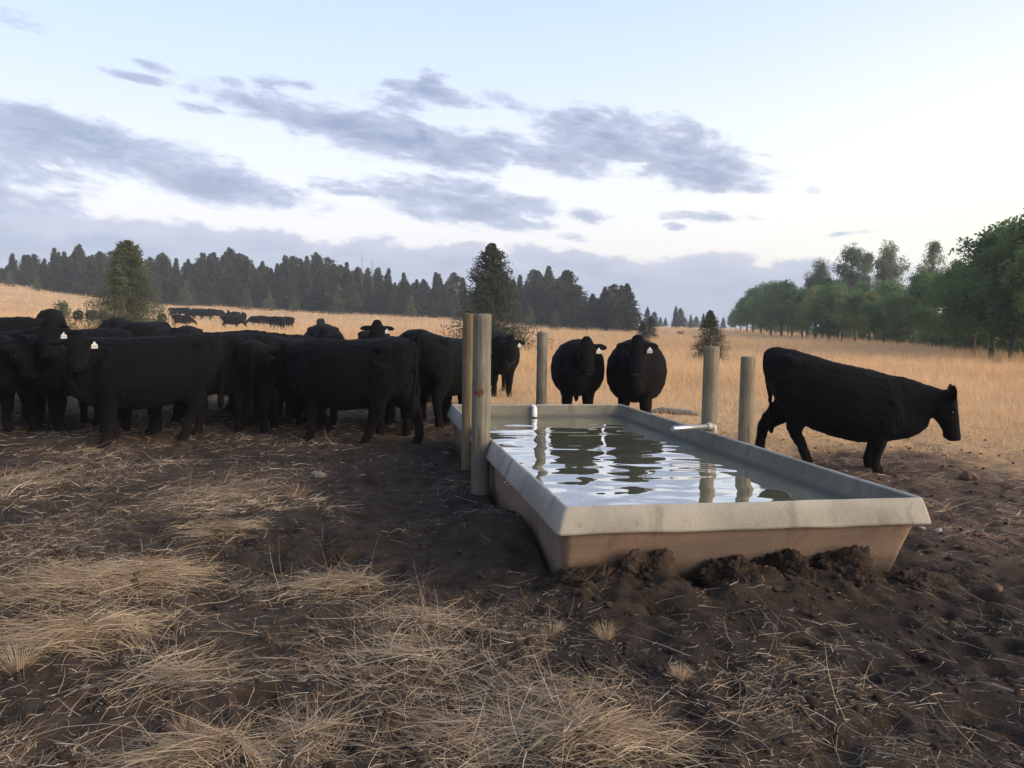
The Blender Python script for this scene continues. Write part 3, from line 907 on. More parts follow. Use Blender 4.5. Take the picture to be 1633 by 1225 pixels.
# ------------------------------------------------------------------ trough
def build_trough():
    root = empty('water_trough', (TR_O[0], TR_O[1], 0), TR_YAW)
    tag(root, 'long concrete stock tank with a flared pale rim, full of water', 'water trough')
    W, L = TR_W, TR_L
    def loop(side, near, far, z, rc=0.04, wob=0.0, zw=0.0, seed=0):
        """closed outline of the tank grown by side / near / far, walked at 5 cm steps"""
        x0, x1, y0, y1 = -side, W + side, -near, L + far
        pts = []
        def line(a, c, n):
            for k in range(n):
                t = k / n; pts.append((a[0] + (c[0] - a[0]) * t, a[1] + (c[1] - a[1]) * t))
        def arc(cx, cy, a0, n=6):
            for k in range(n):
                a = math.radians(a0 + 90 * k / n); pts.append((cx + rc * math.cos(a), cy + rc * math.sin(a)))
        line((x0 + rc, y0), (x1 - rc, y0), 44); arc(x1 - rc, y0 + rc, -90)
        line((x1, y0 + rc), (x1, y1 - rc), 110); arc(x1 - rc, y1 - rc, 0)
        line((x1 - rc, y1), (x0 + rc, y1), 44); arc(x0 + rc, y1 - rc, 90)
        line((x0, y1 - rc), (x0, y0 + rc), 110); arc(x0 + rc, y0 + rc, 180)
        p = np.array(pts)
        n1 = fbm2(p[:, 0] * 2.1 + 3 + z * 5, p[:, 1] * 2.1, 101 + seed, 4)
        n2 = fbm2(p[:, 0] * 2.1 + 13, p[:, 1] * 2.1 + 7, 111 + seed, 4)
        c = np.array([W / 2, L / 2]); dirv = p - c; dirv /= np.linalg.norm(dirv, axis=1)[:, None]
        p = p + dirv * (wob * n1)[:, None]
        return np.column_stack([p, z + zw * n2])
    def sweep(name, loops, mat, close_last=False):
        n = len(loops[0]); V = np.vstack(loops); fs = []
        i = np.arange(n); j = (i + 1) % n
        for k in range(len(loops) - 1):
            fs.append(np.stack([k * n + i, k * n + j, (k + 1) * n + j, (k + 1) * n + i], 1))
        o = mesh_from(name, V, np.vstack(fs), mat, root)
        if close_last:
            bm = bmesh.new(); bm.from_mesh(o.data); bm.verts.ensure_lookup_table()
            bm.faces.new([bm.verts[(len(loops) - 1) * n + q] for q in range(n)]); bm.to_mesh(o.data); bm.free()
        return o
    rim = [loop(-0.012, -0.012, -0.012, RIM_Z - 0.012, 0.022, 0.002, 0.002), loop(-0.004, -0.004, -0.004, RIM_Z - 0.003, 0.022, 0.002, 0.003),
           loop(0.012, 0.010, 0.012, RIM_Z, 0.022, 0.002, 0.003), loop(0.022, 0.018, 0.022, RIM_Z - 0.006, 0.022, 0.002, 0.003),
           loop(0.045, 0.030, 0.022, RIM_Z - 0.06, 0.03, 0.003, 0.003), loop(0.072, 0.048, 0.08, RIM_Z - 0.145, 0.03, 0.004, 0.006, 2),
           loop(0.070, 0.048, 0.08, RIM_Z - 0.160, 0.03, 0.007, 0.007, 2), loop(0.058, 0.036, 0.065, RIM_Z - 0.166, 0.03, 0.006, 0.007, 2),
           loop(-0.03, -0.03, -0.03, RIM_Z - 0.160, 0.022, 0.002, 0.004)]
    # each row slightly rippled as cast
    sweep('rim', rim, M_RIM)
    inner = [loop(-0.0135, -0.0135, -0.0135, RIM_Z - 0.0125, 0.05, 0.002, 0.002), loop(-0.03, -0.03, -0.03, RIM_Z - 0.07, 0.05, 0.004),
             loop(-0.075, -0.075, -0.075, WATER_Z, 0.05, 0.004), loop(-0.12, -0.13, -0.13, 0.2, 0.06, 0.004), loop(-0.18, -0.2, -0.2, 0.02, 0.08, 0.003)]
    sweep('basin', inner, M_BASIN, True)
    outer = [loop(-0.028, -0.028, -0.028, RIM_Z - 0.158, 0.05, 0.004, 0.004), loop(0.004, -0.02, -0.01, RIM_Z - 0.185, 0.05, 0.006, 0.0, 4)]
    for k in range(1, 9):
        t = k / 8; z = RIM_Z - 0.19 - t * 0.52
        outer.append(loop(0.004 - 0.025 * t, -0.02 - 0.26 * t, -0.02 - 0.2 * t, z, 0.05, 0.006, 0.0, 4))
    sweep('outer_wall', outer, M_WALL)
    # water with a light breeze on it
    nx, ny = 150, 420
    xs = np.linspace(0.066, W - 0.066, nx); ys = np.linspace(0.066, L - 0.066, ny)
    X, Y = np.meshgrid(xs, ys)
    Z = np.zeros_like(X); rg = np.random.default_rng(5)
    warp = 0.10 * vnoise2(X * 1.3, Y * 1.3, 7)
    for k in range(26):
        lam = 0.17 * (4.5 ** rg.uniform(0, 1)); a = math.pi / 2 + rg.normal(0, 0.6)
        kk = 2 * math.pi / lam
        env = 0.6 + 0.8 * vnoise2(X * 0.9 + k * 3, Y * 0.9, 200 + k)
        Z += 0.00048 * (lam / 0.3) ** 0.95 * np.sin(kk * ((X + warp) * math.cos(a) + (Y + warp) * math.sin(a)) + rg.uniform(0, 6.28)) * env
    i = np.arange(ny - 1)[:, None]; j = np.arange(nx - 1)[None, :]
    Fq = np.stack([np.broadcast_to(q, (ny - 1, nx - 1)) for q in (i * nx + j, i * nx + j + 1, (i + 1) * nx + j + 1, (i + 1) * nx + j)], -1).reshape(-1, 4)
    o = mesh_from('water', np.column_stack([X.ravel(), Y.ravel(), Z.ravel()]), Fq, mat_water())
    o.location = (TR_O[0], TR_O[1], WATER_Z); o.rotation_euler = (0, 0, TR_YAW)
    tag(o, kind='structure')
    # steel eye under the left rim
    bm = bmesh.new()
    tube(bm, [(0.018 * math.cos(q), 0, 0.018 * math.sin(q)) for q in np.linspace(0, 2 * math.pi, 17)], [0.003] * 17, 6)
    e = put('eye_ring', bm_mesh('eye_ring', bm, M_STEEL), root); e.location = (-0.082, 1.55, RIM_Z - 0.172); e.rotation_euler = (0, 0, 0.3)
    # overflow pipe over the right rim
    ux, uy = 2.0 - 0.06, 8.2
    r = empty('overflow_pipe', (0, 0, 0))
    tag(r, 'galvanised steel pipe laid over the right rim, pointing across the water', 'pipe')
    A = Vector((*onplane(1072, 684, RIM_Z + 0.035), RIM_Z + 0.035)); B = Vector((*onplane(1128, 680, RIM_Z + 0.045), RIM_Z + 0.045))
    bm = bmesh.new(); d = (B - A).normalized()
    n = 18; s = Vector((-d.y, d.x, 0)).normalized(); up = d.cross(s) * -1
    ring = lambda p, rad: [p + s * rad * math.cos(2 * math.pi * q / n) + up * rad * math.sin(2 * math.pi * q / n) for q in range(n)]
    loft(bm, [ring(A + d * 0.12, 0.018), ring(A, 0.018), ring(A, 0.026), ring(A + d * 0.01, 0.027), ring(B, 0.027)], cap=True)
    put('pipe_barrel', bm_mesh('pipe_barrel', bm, M_STEEL), r)
    bm = bmesh.new()
    loft(bm, [ring(B - d * 0.01, 0.030), ring(B - d * 0.005, 0.037), ring(B + d * 0.035, 0.038), ring(B + d * 0.045, 0.034)], cap=True)
    tube(bm, [B + d * 0.04, B + d * 0.075 + Vector((0, 0, -0.01)), B + d * 0.085 + Vector((0, 0, -0.06)), B + d * 0.085 + Vector((0, 0, -0.30))], [0.034, 0.036, 0.034, 0.030], 16)
    put('elbow', bm_mesh('elbow', bm, M_IRON), r)
    # white plastic float elbow on the far rim
    P = onplane(858, 655, RIM_Z - 0.05)
    r = empty('plastic_elbow', (from_tr(*(to_tr(*P)[0], TR_L - 0.10))[0], from_tr(*(to_tr(*P)[0], TR_L - 0.10))[1], RIM_Z - 0.03), TR_YAW)
    tag(r, 'white plastic pipe elbow fixed inside the far rim of the trough', 'pipe fitting')
    bm = bmesh.new()
    tube(bm, [(0, 0.14, 0.0), (0, 0.05, 0.0), (0, 0.018, -0.006), (0, 0.0, -0.03), (0, 0, -0.11)], [0.030, 0.030, 0.031, 0.031, 0.031], 18)
    put('elbow_body', bm_mesh('elbow_body', bm, M_PVC), r)
    bm = bmesh.new()
    for z in (-0.045, -0.075, -0.105):
        tube(bm, [(0, 0, z), (0, 0, z - 0.014)], [0.037, 0.037], 18)
    put('collar', bm_mesh('collar', bm, M_PVC), r)


M_RIM = mat_concrete('rim_concrete', (0.36, 0.332, 0.268), (0.25, 0.23, 0.185), (0.11, 0.095, 0.07), False)
M_BASIN = mat_concrete('basin_concrete', (0.175, 0.158, 0.112), (0.125, 0.113, 0.082), (0.066, 0.060, 0.044), False, (WATER_Z + 0.01, WATER_Z + 0.06, (0.085, 0.085, 0.068)))
M_WALL = mat_concrete('wall_concrete', (0.27, 0.185, 0.13), (0.20, 0.15, 0.115), (0.15, 0.085, 0.06), True, (0.02, 0.17, (0.10, 0.072, 0.052)))
M_STEEL = mat_plain('galvanised_steel', (0.55, 0.56, 0.56), 0.38, 0.85, nscale=14)
M_IRON = mat_plain('cast_iron', (0.40, 0.38, 0.33), 0.6, 0.3, nscale=18)
M_PVC = mat_plain('white_plastic', (0.80, 0.80, 0.78), 0.35, 0.0, noise_amt=0.08)
M_POSTG = mat_post('grey_post', (0.135, 0.125, 0.098), (0.195, 0.178, 0.135), (0.042, 0.037, 0.030))
M_POSTY = mat_post('yellow_post', (0.21, 0.16, 0.085), (0.155, 0.125, 0.07), (0.07, 0.05, 0.03))
M_POSTB = mat_post('tan_post', (0.165, 0.14, 0.098), (0.225, 0.19, 0.135), (0.060, 0.050, 0.036))
M_RUST = mat_plain('rust_band', (0.13, 0.045, 0.025), 0.9, 0.0, nscale=30)


def build_posts():
    def post(px, d, r, h, mat, lb, tilt=(0, 0), cracks=0, seed=0, x=None):
        X = at(px, d) if x is None else x
        z0 = float(ground_z(np.array([X]), np.array([d]))[0])
        h = h - z0
        nz, na = 60, 40
        zs = np.concatenate([np.linspace(-0.25, h - 0.02, nz - 4), [h - 0.012, h - 0.005, h, h]])
        rs = np.concatenate([np.full(nz - 4, r), [r * 0.985, r * 0.95, r * 0.88, 0.003]])
        ang = np.linspace(0, 2 * np.pi, na, endpoint=False)
        Zg, Ag = np.meshgrid(zs, ang, indexing='ij'); R = np.repeat(rs[:, None], na, 1)
        p = np.column_stack([np.cos(Ag).ravel() * 2 + seed, np.sin(Ag).ravel() * 2, Zg.ravel() * 1.5])
        R = R * (1 + 0.035 * vnoise3(p, seed).reshape(R.shape)) * (1.03 - 0.03 * Zg / h)
        for k in range(cracks):
            a0 = -math.pi / 2 + (-0.25, 0.45, 0.1)[k % 3]; z1, z2 = ((0.02, 0.95), (0.5, 1.5), (0.7, 1.2))[k % 3]
            wob = a0 + 0.05 * vnoise2(Zg * 5, Zg * 0 + k, 9)
            wid = 0.07 + 0.02 * np.sin(Zg * 4)
            R = R - 0.016 * np.clip(1 - np.abs(Ag - (wob % (2 * np.pi))) / wid, 0, 1) * sstep(Zg, z1, z1 + 0.3) * (1 - sstep(Zg, z2 - 0.3, z2)) * (Zg < h - 0.03)
        V = np.column_stack([(R * np.cos(Ag)).ravel(), (R * np.sin(Ag)).ravel(), Zg.ravel()])
        i = np.arange(nz - 1)[:, None]; j = np.arange(na)[None, :]; jn = (j + 1) % na
        Fq = np.stack([np.broadcast_to(q, (nz - 1, na)) for q in (i * na + j, i * na + jn, (i + 1) * na + jn, (i + 1) * na + j)], -1).reshape(-1, 4)
        V[:, :2] += np.array(tilt) * Zg.ravel()[:, None] * 0.01
        o = mesh_from('fence_post', V, Fq, mat); o.location = (X, d, z0)
        tag(o, lb, 'fence post', 'round wooden posts around the trough')
        return o, r
    o, r = post(769, 7.30, 0.083, 1.655, M_POSTG, 'thick grey cracked post with a rusty stain, nearest beside the trough', cracks=2, seed=2)
    # rusty stain: a thin worn band of stained wood
    n = 14; aa = np.linspace(-2.35, -1.30, n); zt = 0.945 + 0.014 * np.sin(aa * 7); zb = 0.895 + 0.012 * np.cos(aa * 9)
    V = np.vstack([np.column_stack([0.0868 * np.cos(aa), 0.0868 * np.sin(aa), zt]), np.column_stack([0.0868 * np.cos(aa), 0.0868 * np.sin(aa), zb])])
    k = np.arange(n - 1)
    s_ = mesh_from('rust_stain', V, np.stack([k, k + n, k + n + 1, k + 1], 1), M_RUST, o)
    post(751, 8.45, 0.082, 1.67, M_POSTY, 'yellowish post half hidden behind the thick grey cracked post', seed=5)
    post(865, 11.6, 0.076, 1.47, M_POSTG, 'grey post standing alone behind the far end of the trough', seed=8)
    post(1135, 8.35, 0.080, 1.375, M_POSTB, 'taller tan post beside the steel pipe', seed=11)
    post(1194, 7.62, 0.068, 1.30, M_POSTB, 'shorter tan post between the taller post and the right cow', seed=14)


# ------------------------------------------------------------------ cattle
def cow_mesh(name, poll, hdir, legs, slope=0.0, belly=1.0, wide=1.0, shallow=0.0, tuck=0.0, ear=(0.0, 0.0), tail=0.0):
    """one continuous black animal facing +X. legs: fl, fr, hl, hr as (foot dx, knee lift)"""
    bm = bmesh.new(); n = 20
    trunk = [(-0.84, 1.14, 0.10, 0.10), (-0.79, 1.11, 0.20, 0.19), (-0.70, 1.06, 0.285, 0.25), (-0.54, 0.995, 0.360, 0.310), (-0.30, 0.935, 0.405, 0.355),
             (-0.05, 0.905, 0.425, 0.390), (0.22, 0.895, 0.435, 0.385), (0.45, 0.910, 0.425, 0.335), (0.62, 0.935, 0.390, 0.280), (0.76, 0.940, 0.320, 0.210),
             (0.86, 0.930, 0.225, 0.150), (0.92, 0.920, 0.12, 0.09)]
    sz = lambda x: -slope * (x + 0.55) / 1.2
    rings = []
    for (x, zc, hh, hw) in trunk:
        top = zc + hh; hh2 = hh * (belly if -0.5 < x < 0.5 else 1 + (belly - 1) * 0.6); hh2 *= 1 - shallow * max(0.0, min(1.0, (x + 0.35) / 0.9)); zc2 = top - hh2 + sz(x)
        r = []
        for k in range(n):
            a = 2 * math.pi * k / n; c, s = math.cos(a), math.sin(a)
            e = 0.82
            yy = math.copysign(abs(c) ** e, c) * hw * (wide if -0.65 < x < 0.65 else 1); zz = math.copysign(abs(s) ** e, s) * hh2
            yy *= 1.0 - 0.16 * max(0, s) ** 2
            r.append((x, yy, zc2 + zz))
        rings.append(r)
    loft(bm, rings)
    sF = sz(0.55)
    poll = Vector(poll); f = Vector(hdir).normalized()
    s = Vector((0, 0, 1)).cross(f)
    if s.length < 0.2: s = Vector((0, 1, 0))
    s.normalize(); u = f.cross(s).normalized()
    # neck
    S0 = Vector((0.48, 0, 1.00 + sF)); S1 = Vector((0.70, 0, 1.02 + sF)); PE = poll + f * 0.02 - u * 0.04
    M1 = S1.lerp(PE, 0.42); M2 = S1.lerp(PE, 0.78)
    tube(bm, [S0, S1, M1, M2, PE, PE + f * 0.08], [(0.24, 0.33), (0.225, 0.310), (0.170, 0.235), (0.125, 0.165), (0.100, 0.118), (0.08, 0.09)], 18)
    # brisket and withers
    sB = sF + shallow * 1.15
    tube(bm, [(0.50, 0, 0.66 + sB), (0.74, 0, 0.64 + sB), (0.86, 0, 0.72 + sB), (0.92, 0, 0.84 + sB)], [0.13, 0.15, 0.12, 0.07], 14)
    # head
    hr = []
    for (t, hu, hs) in [(-0.10, 0.07, 0.07), (-0.06, 0.105, 0.10), (0.02, 0.135, 0.122), (0.12, 0.158, 0.142), (0.20, 0.152, 0.138), (0.30, 0.116, 0.104),
                        (0.38, 0.100, 0.100), (0.44, 0.102, 0.116), (0.485, 0.088, 0.104), (0.505, 0.055, 0.066)]:
        t *= 0.95; hu *= 0.88; hs *= 0.90
        c0 = poll + f * t + u * (0.105 - hu - 0.02 * t)
        hr.append([c0 + s * (hs * math.copysign(abs(math.cos(a)) ** 0.9, math.cos(a))) + u * (hu * math.sin(a)) for a in [2 * math.pi * k / 16 for k in range(16)]])
    loft(bm, hr)
    for q in (1, -1):
        e0 = poll + f * 0.035 + s * (q * 0.085) + u * 0.045
        ed = (s * q + Vector((0, 0, -0.16 + ear[0])) - f * 0.05).normalized()
        fl = (f * 0.9 + u * 0.2); fl = (fl - ed * fl.dot(ed)).normalized(); th = ed.cross(fl)
        er = []
        for (t, a_, b_) in [(0.0, 0.034, 0.030), (0.06, 0.050, 0.026), (0.12, 0.066, 0.022), (0.17, 0.056, 0.020), (0.21, 0.026, 0.014)]:
            c0 = e0 + ed * t
            er.append([c0 + fl * (a_ * math.cos(w)) + th * (b_ * math.sin(w)) for w in [2 * math.pi * k / 10 for k in range(10)]])
        loft(bm, er)
        # brow
        tube(bm, [poll + f * 0.10 + s * (q * 0.098) + u * 0.06, poll + f * 0.17 + s * (q * 0.108) + u * 0.045], [0.03, 0.03], 8)
    # legs
    for k, (dx, lift) in enumerate(legs):
        q = 1 if k % 2 == 0 else -1
        if k < 2:
            fx = 0.50 + dx; y = q * 0.155
            if lift > 0:
                pts = [(0.52, q * 0.17, 0.98 + sF), (0.54, q * 0.165, 0.70 + sF), (0.58 + dx * 0.4, y, 0.46 + lift * 0.3), (0.50 + dx * 0.5, y, 0.30 + lift * 0.6), (0.38 + dx * 0.5, y, 0.12 + lift), (0.36 + dx * 0.5, y, 0.03 + lift)]
                rad = [0.15, 0.125, 0.072, 0.052, 0.050, 0.052]
            else:
                pts = [(0.52, q * 0.17, 0.98 + sF), (0.52 + dx * 0.12, q * 0.165, 0.72 + sF), (0.505 + dx * 0.5, y, 0.48), (0.51 + dx * 0.62, y, 0.37), (0.495 + dx * 0.8, y, 0.24), (fx - 0.01, y, 0.115), (fx + 0.02, y, 0.055), (fx + 0.035, y, -0.015)]
                rad = [0.16, 0.142, 0.092, 0.080, 0.058, 0.058, 0.062, 0.068]
        else:
            fx = -0.62 + dx; y = q * 0.175
            pts = [(-0.50, q * 0.15, 1.02), (-0.47 + dx * 0.12, q * 0.195, 0.80), (-0.50 + dx * 0.35, q * 0.19, 0.62), (-0.635 + dx * 0.62, y, 0.46), (-0.655 + dx * 0.72, y, 0.39),
                   (-0.635 + dx * 0.88, y, 0.25), (fx, y, 0.12), (fx + 0.025, y, 0.06), (fx + 0.045, y, -0.015)]
            rad = [(0.20, 0.25), (0.155, 0.235), (0.112, 0.172), (0.070, 0.100), (0.064, 0.078), (0.055, 0.060), (0.057, 0.058), (0.060, 0.060), (0.066, 0.069)]
        tube(bm, pts, rad, 14)
    for q in (1, -1):                                   # hip bones, shoulder, thigh muscle
        tube(bm, [(-0.60, q * 0.19, 1.24 + sz(-0.6)), (-0.50, q * 0.235, 1.225 + sz(-0.5)), (-0.40, q * 0.20, 1.20 + sz(-0.4))], [0.06, 0.075, 0.06], 8)
        tube(bm, [(0.50, q * 0.20, 1.18 + sF), (0.60, q * 0.235, 0.98 + sF), (0.64, q * 0.20, 0.80 + sF)], [0.07, 0.085, 0.08], 8)
    # udder and tail
    tube(bm, [(-0.42, 0, 0.70), (-0.33, 0, 0.56), (-0.30, 0, 0.50)], [0.13, 0.12, 0.07], 12)
    tube(bm, [(-0.70, 0, 1.28), (-0.80, 0, 1.30), (-0.855 + tuck * 0.3, tail * 0.1, 1.20), (-0.86 + tuck * 0.7, tail * 0.3, 0.95), (-0.835 + tuck, tail * 0.6, 0.70), (-0.82 + tuck, tail * 0.8, 0.55), (-0.815 + tuck, tail, 0.42), (-0.81 + tuck, tail, 0.34)],
         [0.045, 0.045, 0.036, 0.028, 0.024, 0.040, 0.045, 0.018], 10)
    me0 = bm_mesh(name + '_rough', bm)
    tmp = put('tmp', me0)
    md = tmp.modifiers.new('r', 'REMESH'); md.mode = 'VOXEL'; md.voxel_size = 0.017
    md2 = tmp.modifiers.new('s', 'SMOOTH'); md2.factor = 0.5; md2.iterations = 3
    dg = bpy.context.evaluated_depsgraph_get(); dg.update()
    me = bpy.data.meshes.new_from_object(tmp.evaluated_get(dg))
    bpy.data.objects.remove(tmp); bpy.data.meshes.remove(me0)
    me.name = name
    c = get_co(me); no = get_no(me)
    d = 0.007 * vnoise3(c * 6, 1) + 0.006 * vnoise3(c * np.array([26, 26, 18]), 2) + 0.005 * vnoise3(c * np.array([60, 60, 34]), 3)
    hd = np.linalg.norm(c - np.array(poll + f * 0.25), axis=1)
    d = d * (0.35 + 0.65 * sstep(hd, 0.25, 0.45))
    for q in (1, -1):                                   # nostrils, eye hollows
        d = d - 0.016 * np.exp(-(np.linalg.norm(c - np.array(poll + f * 0.455 + s * (q * 0.055) + u * 0.045), axis=1) / 0.022) ** 2)
        d = d - 0.010 * np.exp(-(np.linalg.norm(c - np.array(poll + f * 0.165 + s * (q * 0.13) + u * 0.02), axis=1) / 0.035) ** 2)
    hl = c - np.array(poll); t_ = hl @ np.array(f); w_ = hl @ np.array(u)
    d = d - 0.010 * np.exp(-((w_ + 0.055) / 0.012) ** 2) * sstep(t_, 0.34, 0.40) * (t_ < 0.55) * (hd < 0.35)   # mouth
    set_co(me, c + no * d[:, None])
    me.polygons.foreach_set('use_smooth', np.ones(len(me.polygons), bool))
    me.materials.clear(); me.materials.append(M_HIDE); me.materials.append(M_NOSE)
    tip = np.array(poll + f * 0.465 + u * 0.03)
    cc = np.empty(len(me.polygons) * 3, np.float32); me.polygons.foreach_get('center', cc); cc = cc.reshape(-1, 3)
    me.polygons.foreach_set('material_index', (np.linalg.norm(cc - tip, axis=1) < 0.058).astype(np.int32)); me.update()
    frame = dict(poll=poll, f=f, s=s, u=u, ear=ear)
    return me, frame


M_NOSE = mat_plain('wet_nose', (0.010, 0.010, 0.011), 0.42, spec=0.45, nscale=40)
M_EYE = mat_plain('eye_gloss', (0.006, 0.005, 0.005), 0.30, spec=0.4)
M_TAG = mat_plain('ear_tag_white', (0.60, 0.60, 0.56), 0.5, noise_amt=0.1)
M_TAGY = mat_plain('ear_tag_yellow', (0.75, 0.62, 0.22), 0.5, noise_amt=0.1)
M_INK = mat_plain('tag_ink', (0.03, 0.03, 0.03), 0.7)


def small_meshes():
    bm = bmesh.new(); bmesh.ops.create_uvsphere(bm, u_segments=14, v_segments=10, radius=0.021)
    eye = bm_mesh('eye', bm, M_EYE)
    # tag: narrow neck on top, broad rounded foot
    out = [(-0.010, 0.0), (-0.013, -0.018), (-0.033, -0.034), (-0.036, -0.072), (-0.030, -0.080), (0.030, -0.080), (0.036, -0.072), (0.033, -0.034), (0.013, -0.018), (0.010, 0.0)]
    bm = bmesh.new()
    loft(bm, [[Vector((0.003, x, z)) for x, z in out], [Vector((-0.003, x, z)) for x, z in out]])
    tg = bm_mesh('ear_tag', bm, M_TAG, False)
    bm = bmesh.new()
    def bar(x0, z0, x1, z1):
        loft(bm, [[Vector((q, x0, z0)), Vector((q, x1, z0)), Vector((q, x1, z1)), Vector((q, x0, z1))] for q in (0.0032, 0.0042)])
    for ox in (-0.025, 0.004):
        bar(ox, -0.046, ox + 0.019, -0.042); bar(ox, -0.060, ox + 0.019, -0.056); bar(ox, -0.072, ox + 0.019, -0.068)
        bar(ox + 0.015, -0.060, ox + 0.019, -0.042); bar(ox, -0.072, ox + 0.004, -0.056)
    ink = bm_mesh('tag_number', bm, M_INK, False)
    return eye, tg, ink


EYE, TAG, INK = small_meshes()
TAGY = TAG.copy(); TAGY.materials.clear(); TAGY.materials.append(M_TAGY)
POSES = {}


def pose(key, **k):
    POSES[key] = cow_mesh('cow', **k)


LEG0 = [(0.0, 0), (0.05, 0), (0.02, 0), (-0.06, 0)]
pose('up', poll=(1.06, 0, 1.40), hdir=(0.62, 0, -0.78), legs=[(0.03, 0), (-0.04, 0), (0.06, 0), (-0.05, 0)])
pose('alert', poll=(1.08, 0, 1.17), hdir=(0.42, 0, -0.90), legs=LEG0, wide=1.08, tail=0.03)
pose('alert_left', poll=(1.06, 0.10, 1.22), hdir=(0.44, 0.06, -0.88), legs=[(0.06, 0), (-0.03, 0), (0.0, 0), (0.08, 0)], wide=1.08)
pose('round', poll=(1.08, 0.04, 1.25), hdir=(0.45, 0.03, -0.89), legs=[(0.04, 0), (-0.05, 0), (0.0, 0), (0.05, 0)], wide=1.15, belly=1.08)
pose('turn', poll=(0.86, 0.26, 1.30), hdir=(0.10, 0.72, -0.68), legs=[(0.10, 0), (-0.03, 0), (0.30, 0), (0.05, 0)], belly=1.05)
pose('graze', poll=(1.28, 0.04, 0.66), hdir=(0.35, 0.05, -0.93), legs=[(0.12, 0), (-0.10, 0), (-0.12, 0), (0.10, 0)], slope=0.05)
pose('walk', poll=(1.08, -0.05, 1.16), hdir=(0.62, -0.1, -0.77), legs=[(0.06, 0.0), (0.20, 0.07), (0.34, 0), (-0.22, 0)], belly=1.06)
pose('low', poll=(1.26, 0, 0.98), hdir=(0.50, 0, -0.86), legs=[(0.05, 0), (-0.08, 0), (0.0, 0), (0.16, 0)])
pose('browse', poll=(1.11, 0.0, 0.885), hdir=(0.17, 0.03, -0.985), legs=[(-0.13, 0), (-0.06, 0), (-0.24, 0), (0.33, 0)], slope=0.24, shallow=0.11, belly=1.05, tuck=0.10, ear=(1.7, 0))


def cow(key, px, d, heading, scale=1.0, label=None, group=None, tags=(), far=False, mat=None, x=None):
    me, fr = POSES[key]
    X = at(px, d) if x is None else x
    h = math.radians(heading) - math.atan2(X, d); R = Matrix.Rotation(h, 3, 'Z')
    foot = []
    for lx, ly in ((0.5, 0.16), (0.5, -0.16), (-0.6, 0.17), (-0.6, -0.17)):
        v = R @ Vector((lx * scale, ly * scale, 0)); foot.append((X + v.x, d + v.y))
    fz = ground_z(np.array([q[0] for q in foot]), np.array([q[1] for q in foot]))
    fz = np.minimum(fz, np.median(fz) + 0.05)
    zf, zh = float(fz[:2].mean()), float(fz[2:].mean())
    pitch = -math.atan2(zf - zh, 1.1 * scale)
    pitch = max(-0.06, min(0.06, pitch))
    o = put('cow' if mat is None else 'deer', me if mat is None else mat)
    o.location = (X, d, float(fz.mean()) - 0.015); o.rotation_euler = (0, pitch, h); o.scale = (scale,) * 3
    tag(o, label, 'cow' if mat is None else 'deer', group)
    if far: return o
    f, s, u, pl = fr['f'], fr['s'], fr['u'], fr['poll']
    for q in (1, -1):
        e = put('eye', EYE, o); e.location = pl + f * 0.155 + s * (q * 0.118) + u * 0.030
    for (side, col) in tags:
        t = put('ear_tag', TAG if col == 'w' else TAGY, o)
        ed = (s * side + Vector((0, 0, -0.16 + fr['ear'][0])) - f * 0.05).normalized()
        t.location = pl + f * 0.035 + s * (side * 0.085) + u * 0.045 + ed * 0.085 + f * 0.035 + u * 0.026
        # hang plumb, turned to the way the face looks
        yaw = math.atan2(f.y, f.x) + 0.25 * side
        t.rotation_euler = (0, 0.1, yaw)
        i_ = put('tag_number', INK, t)
    return o


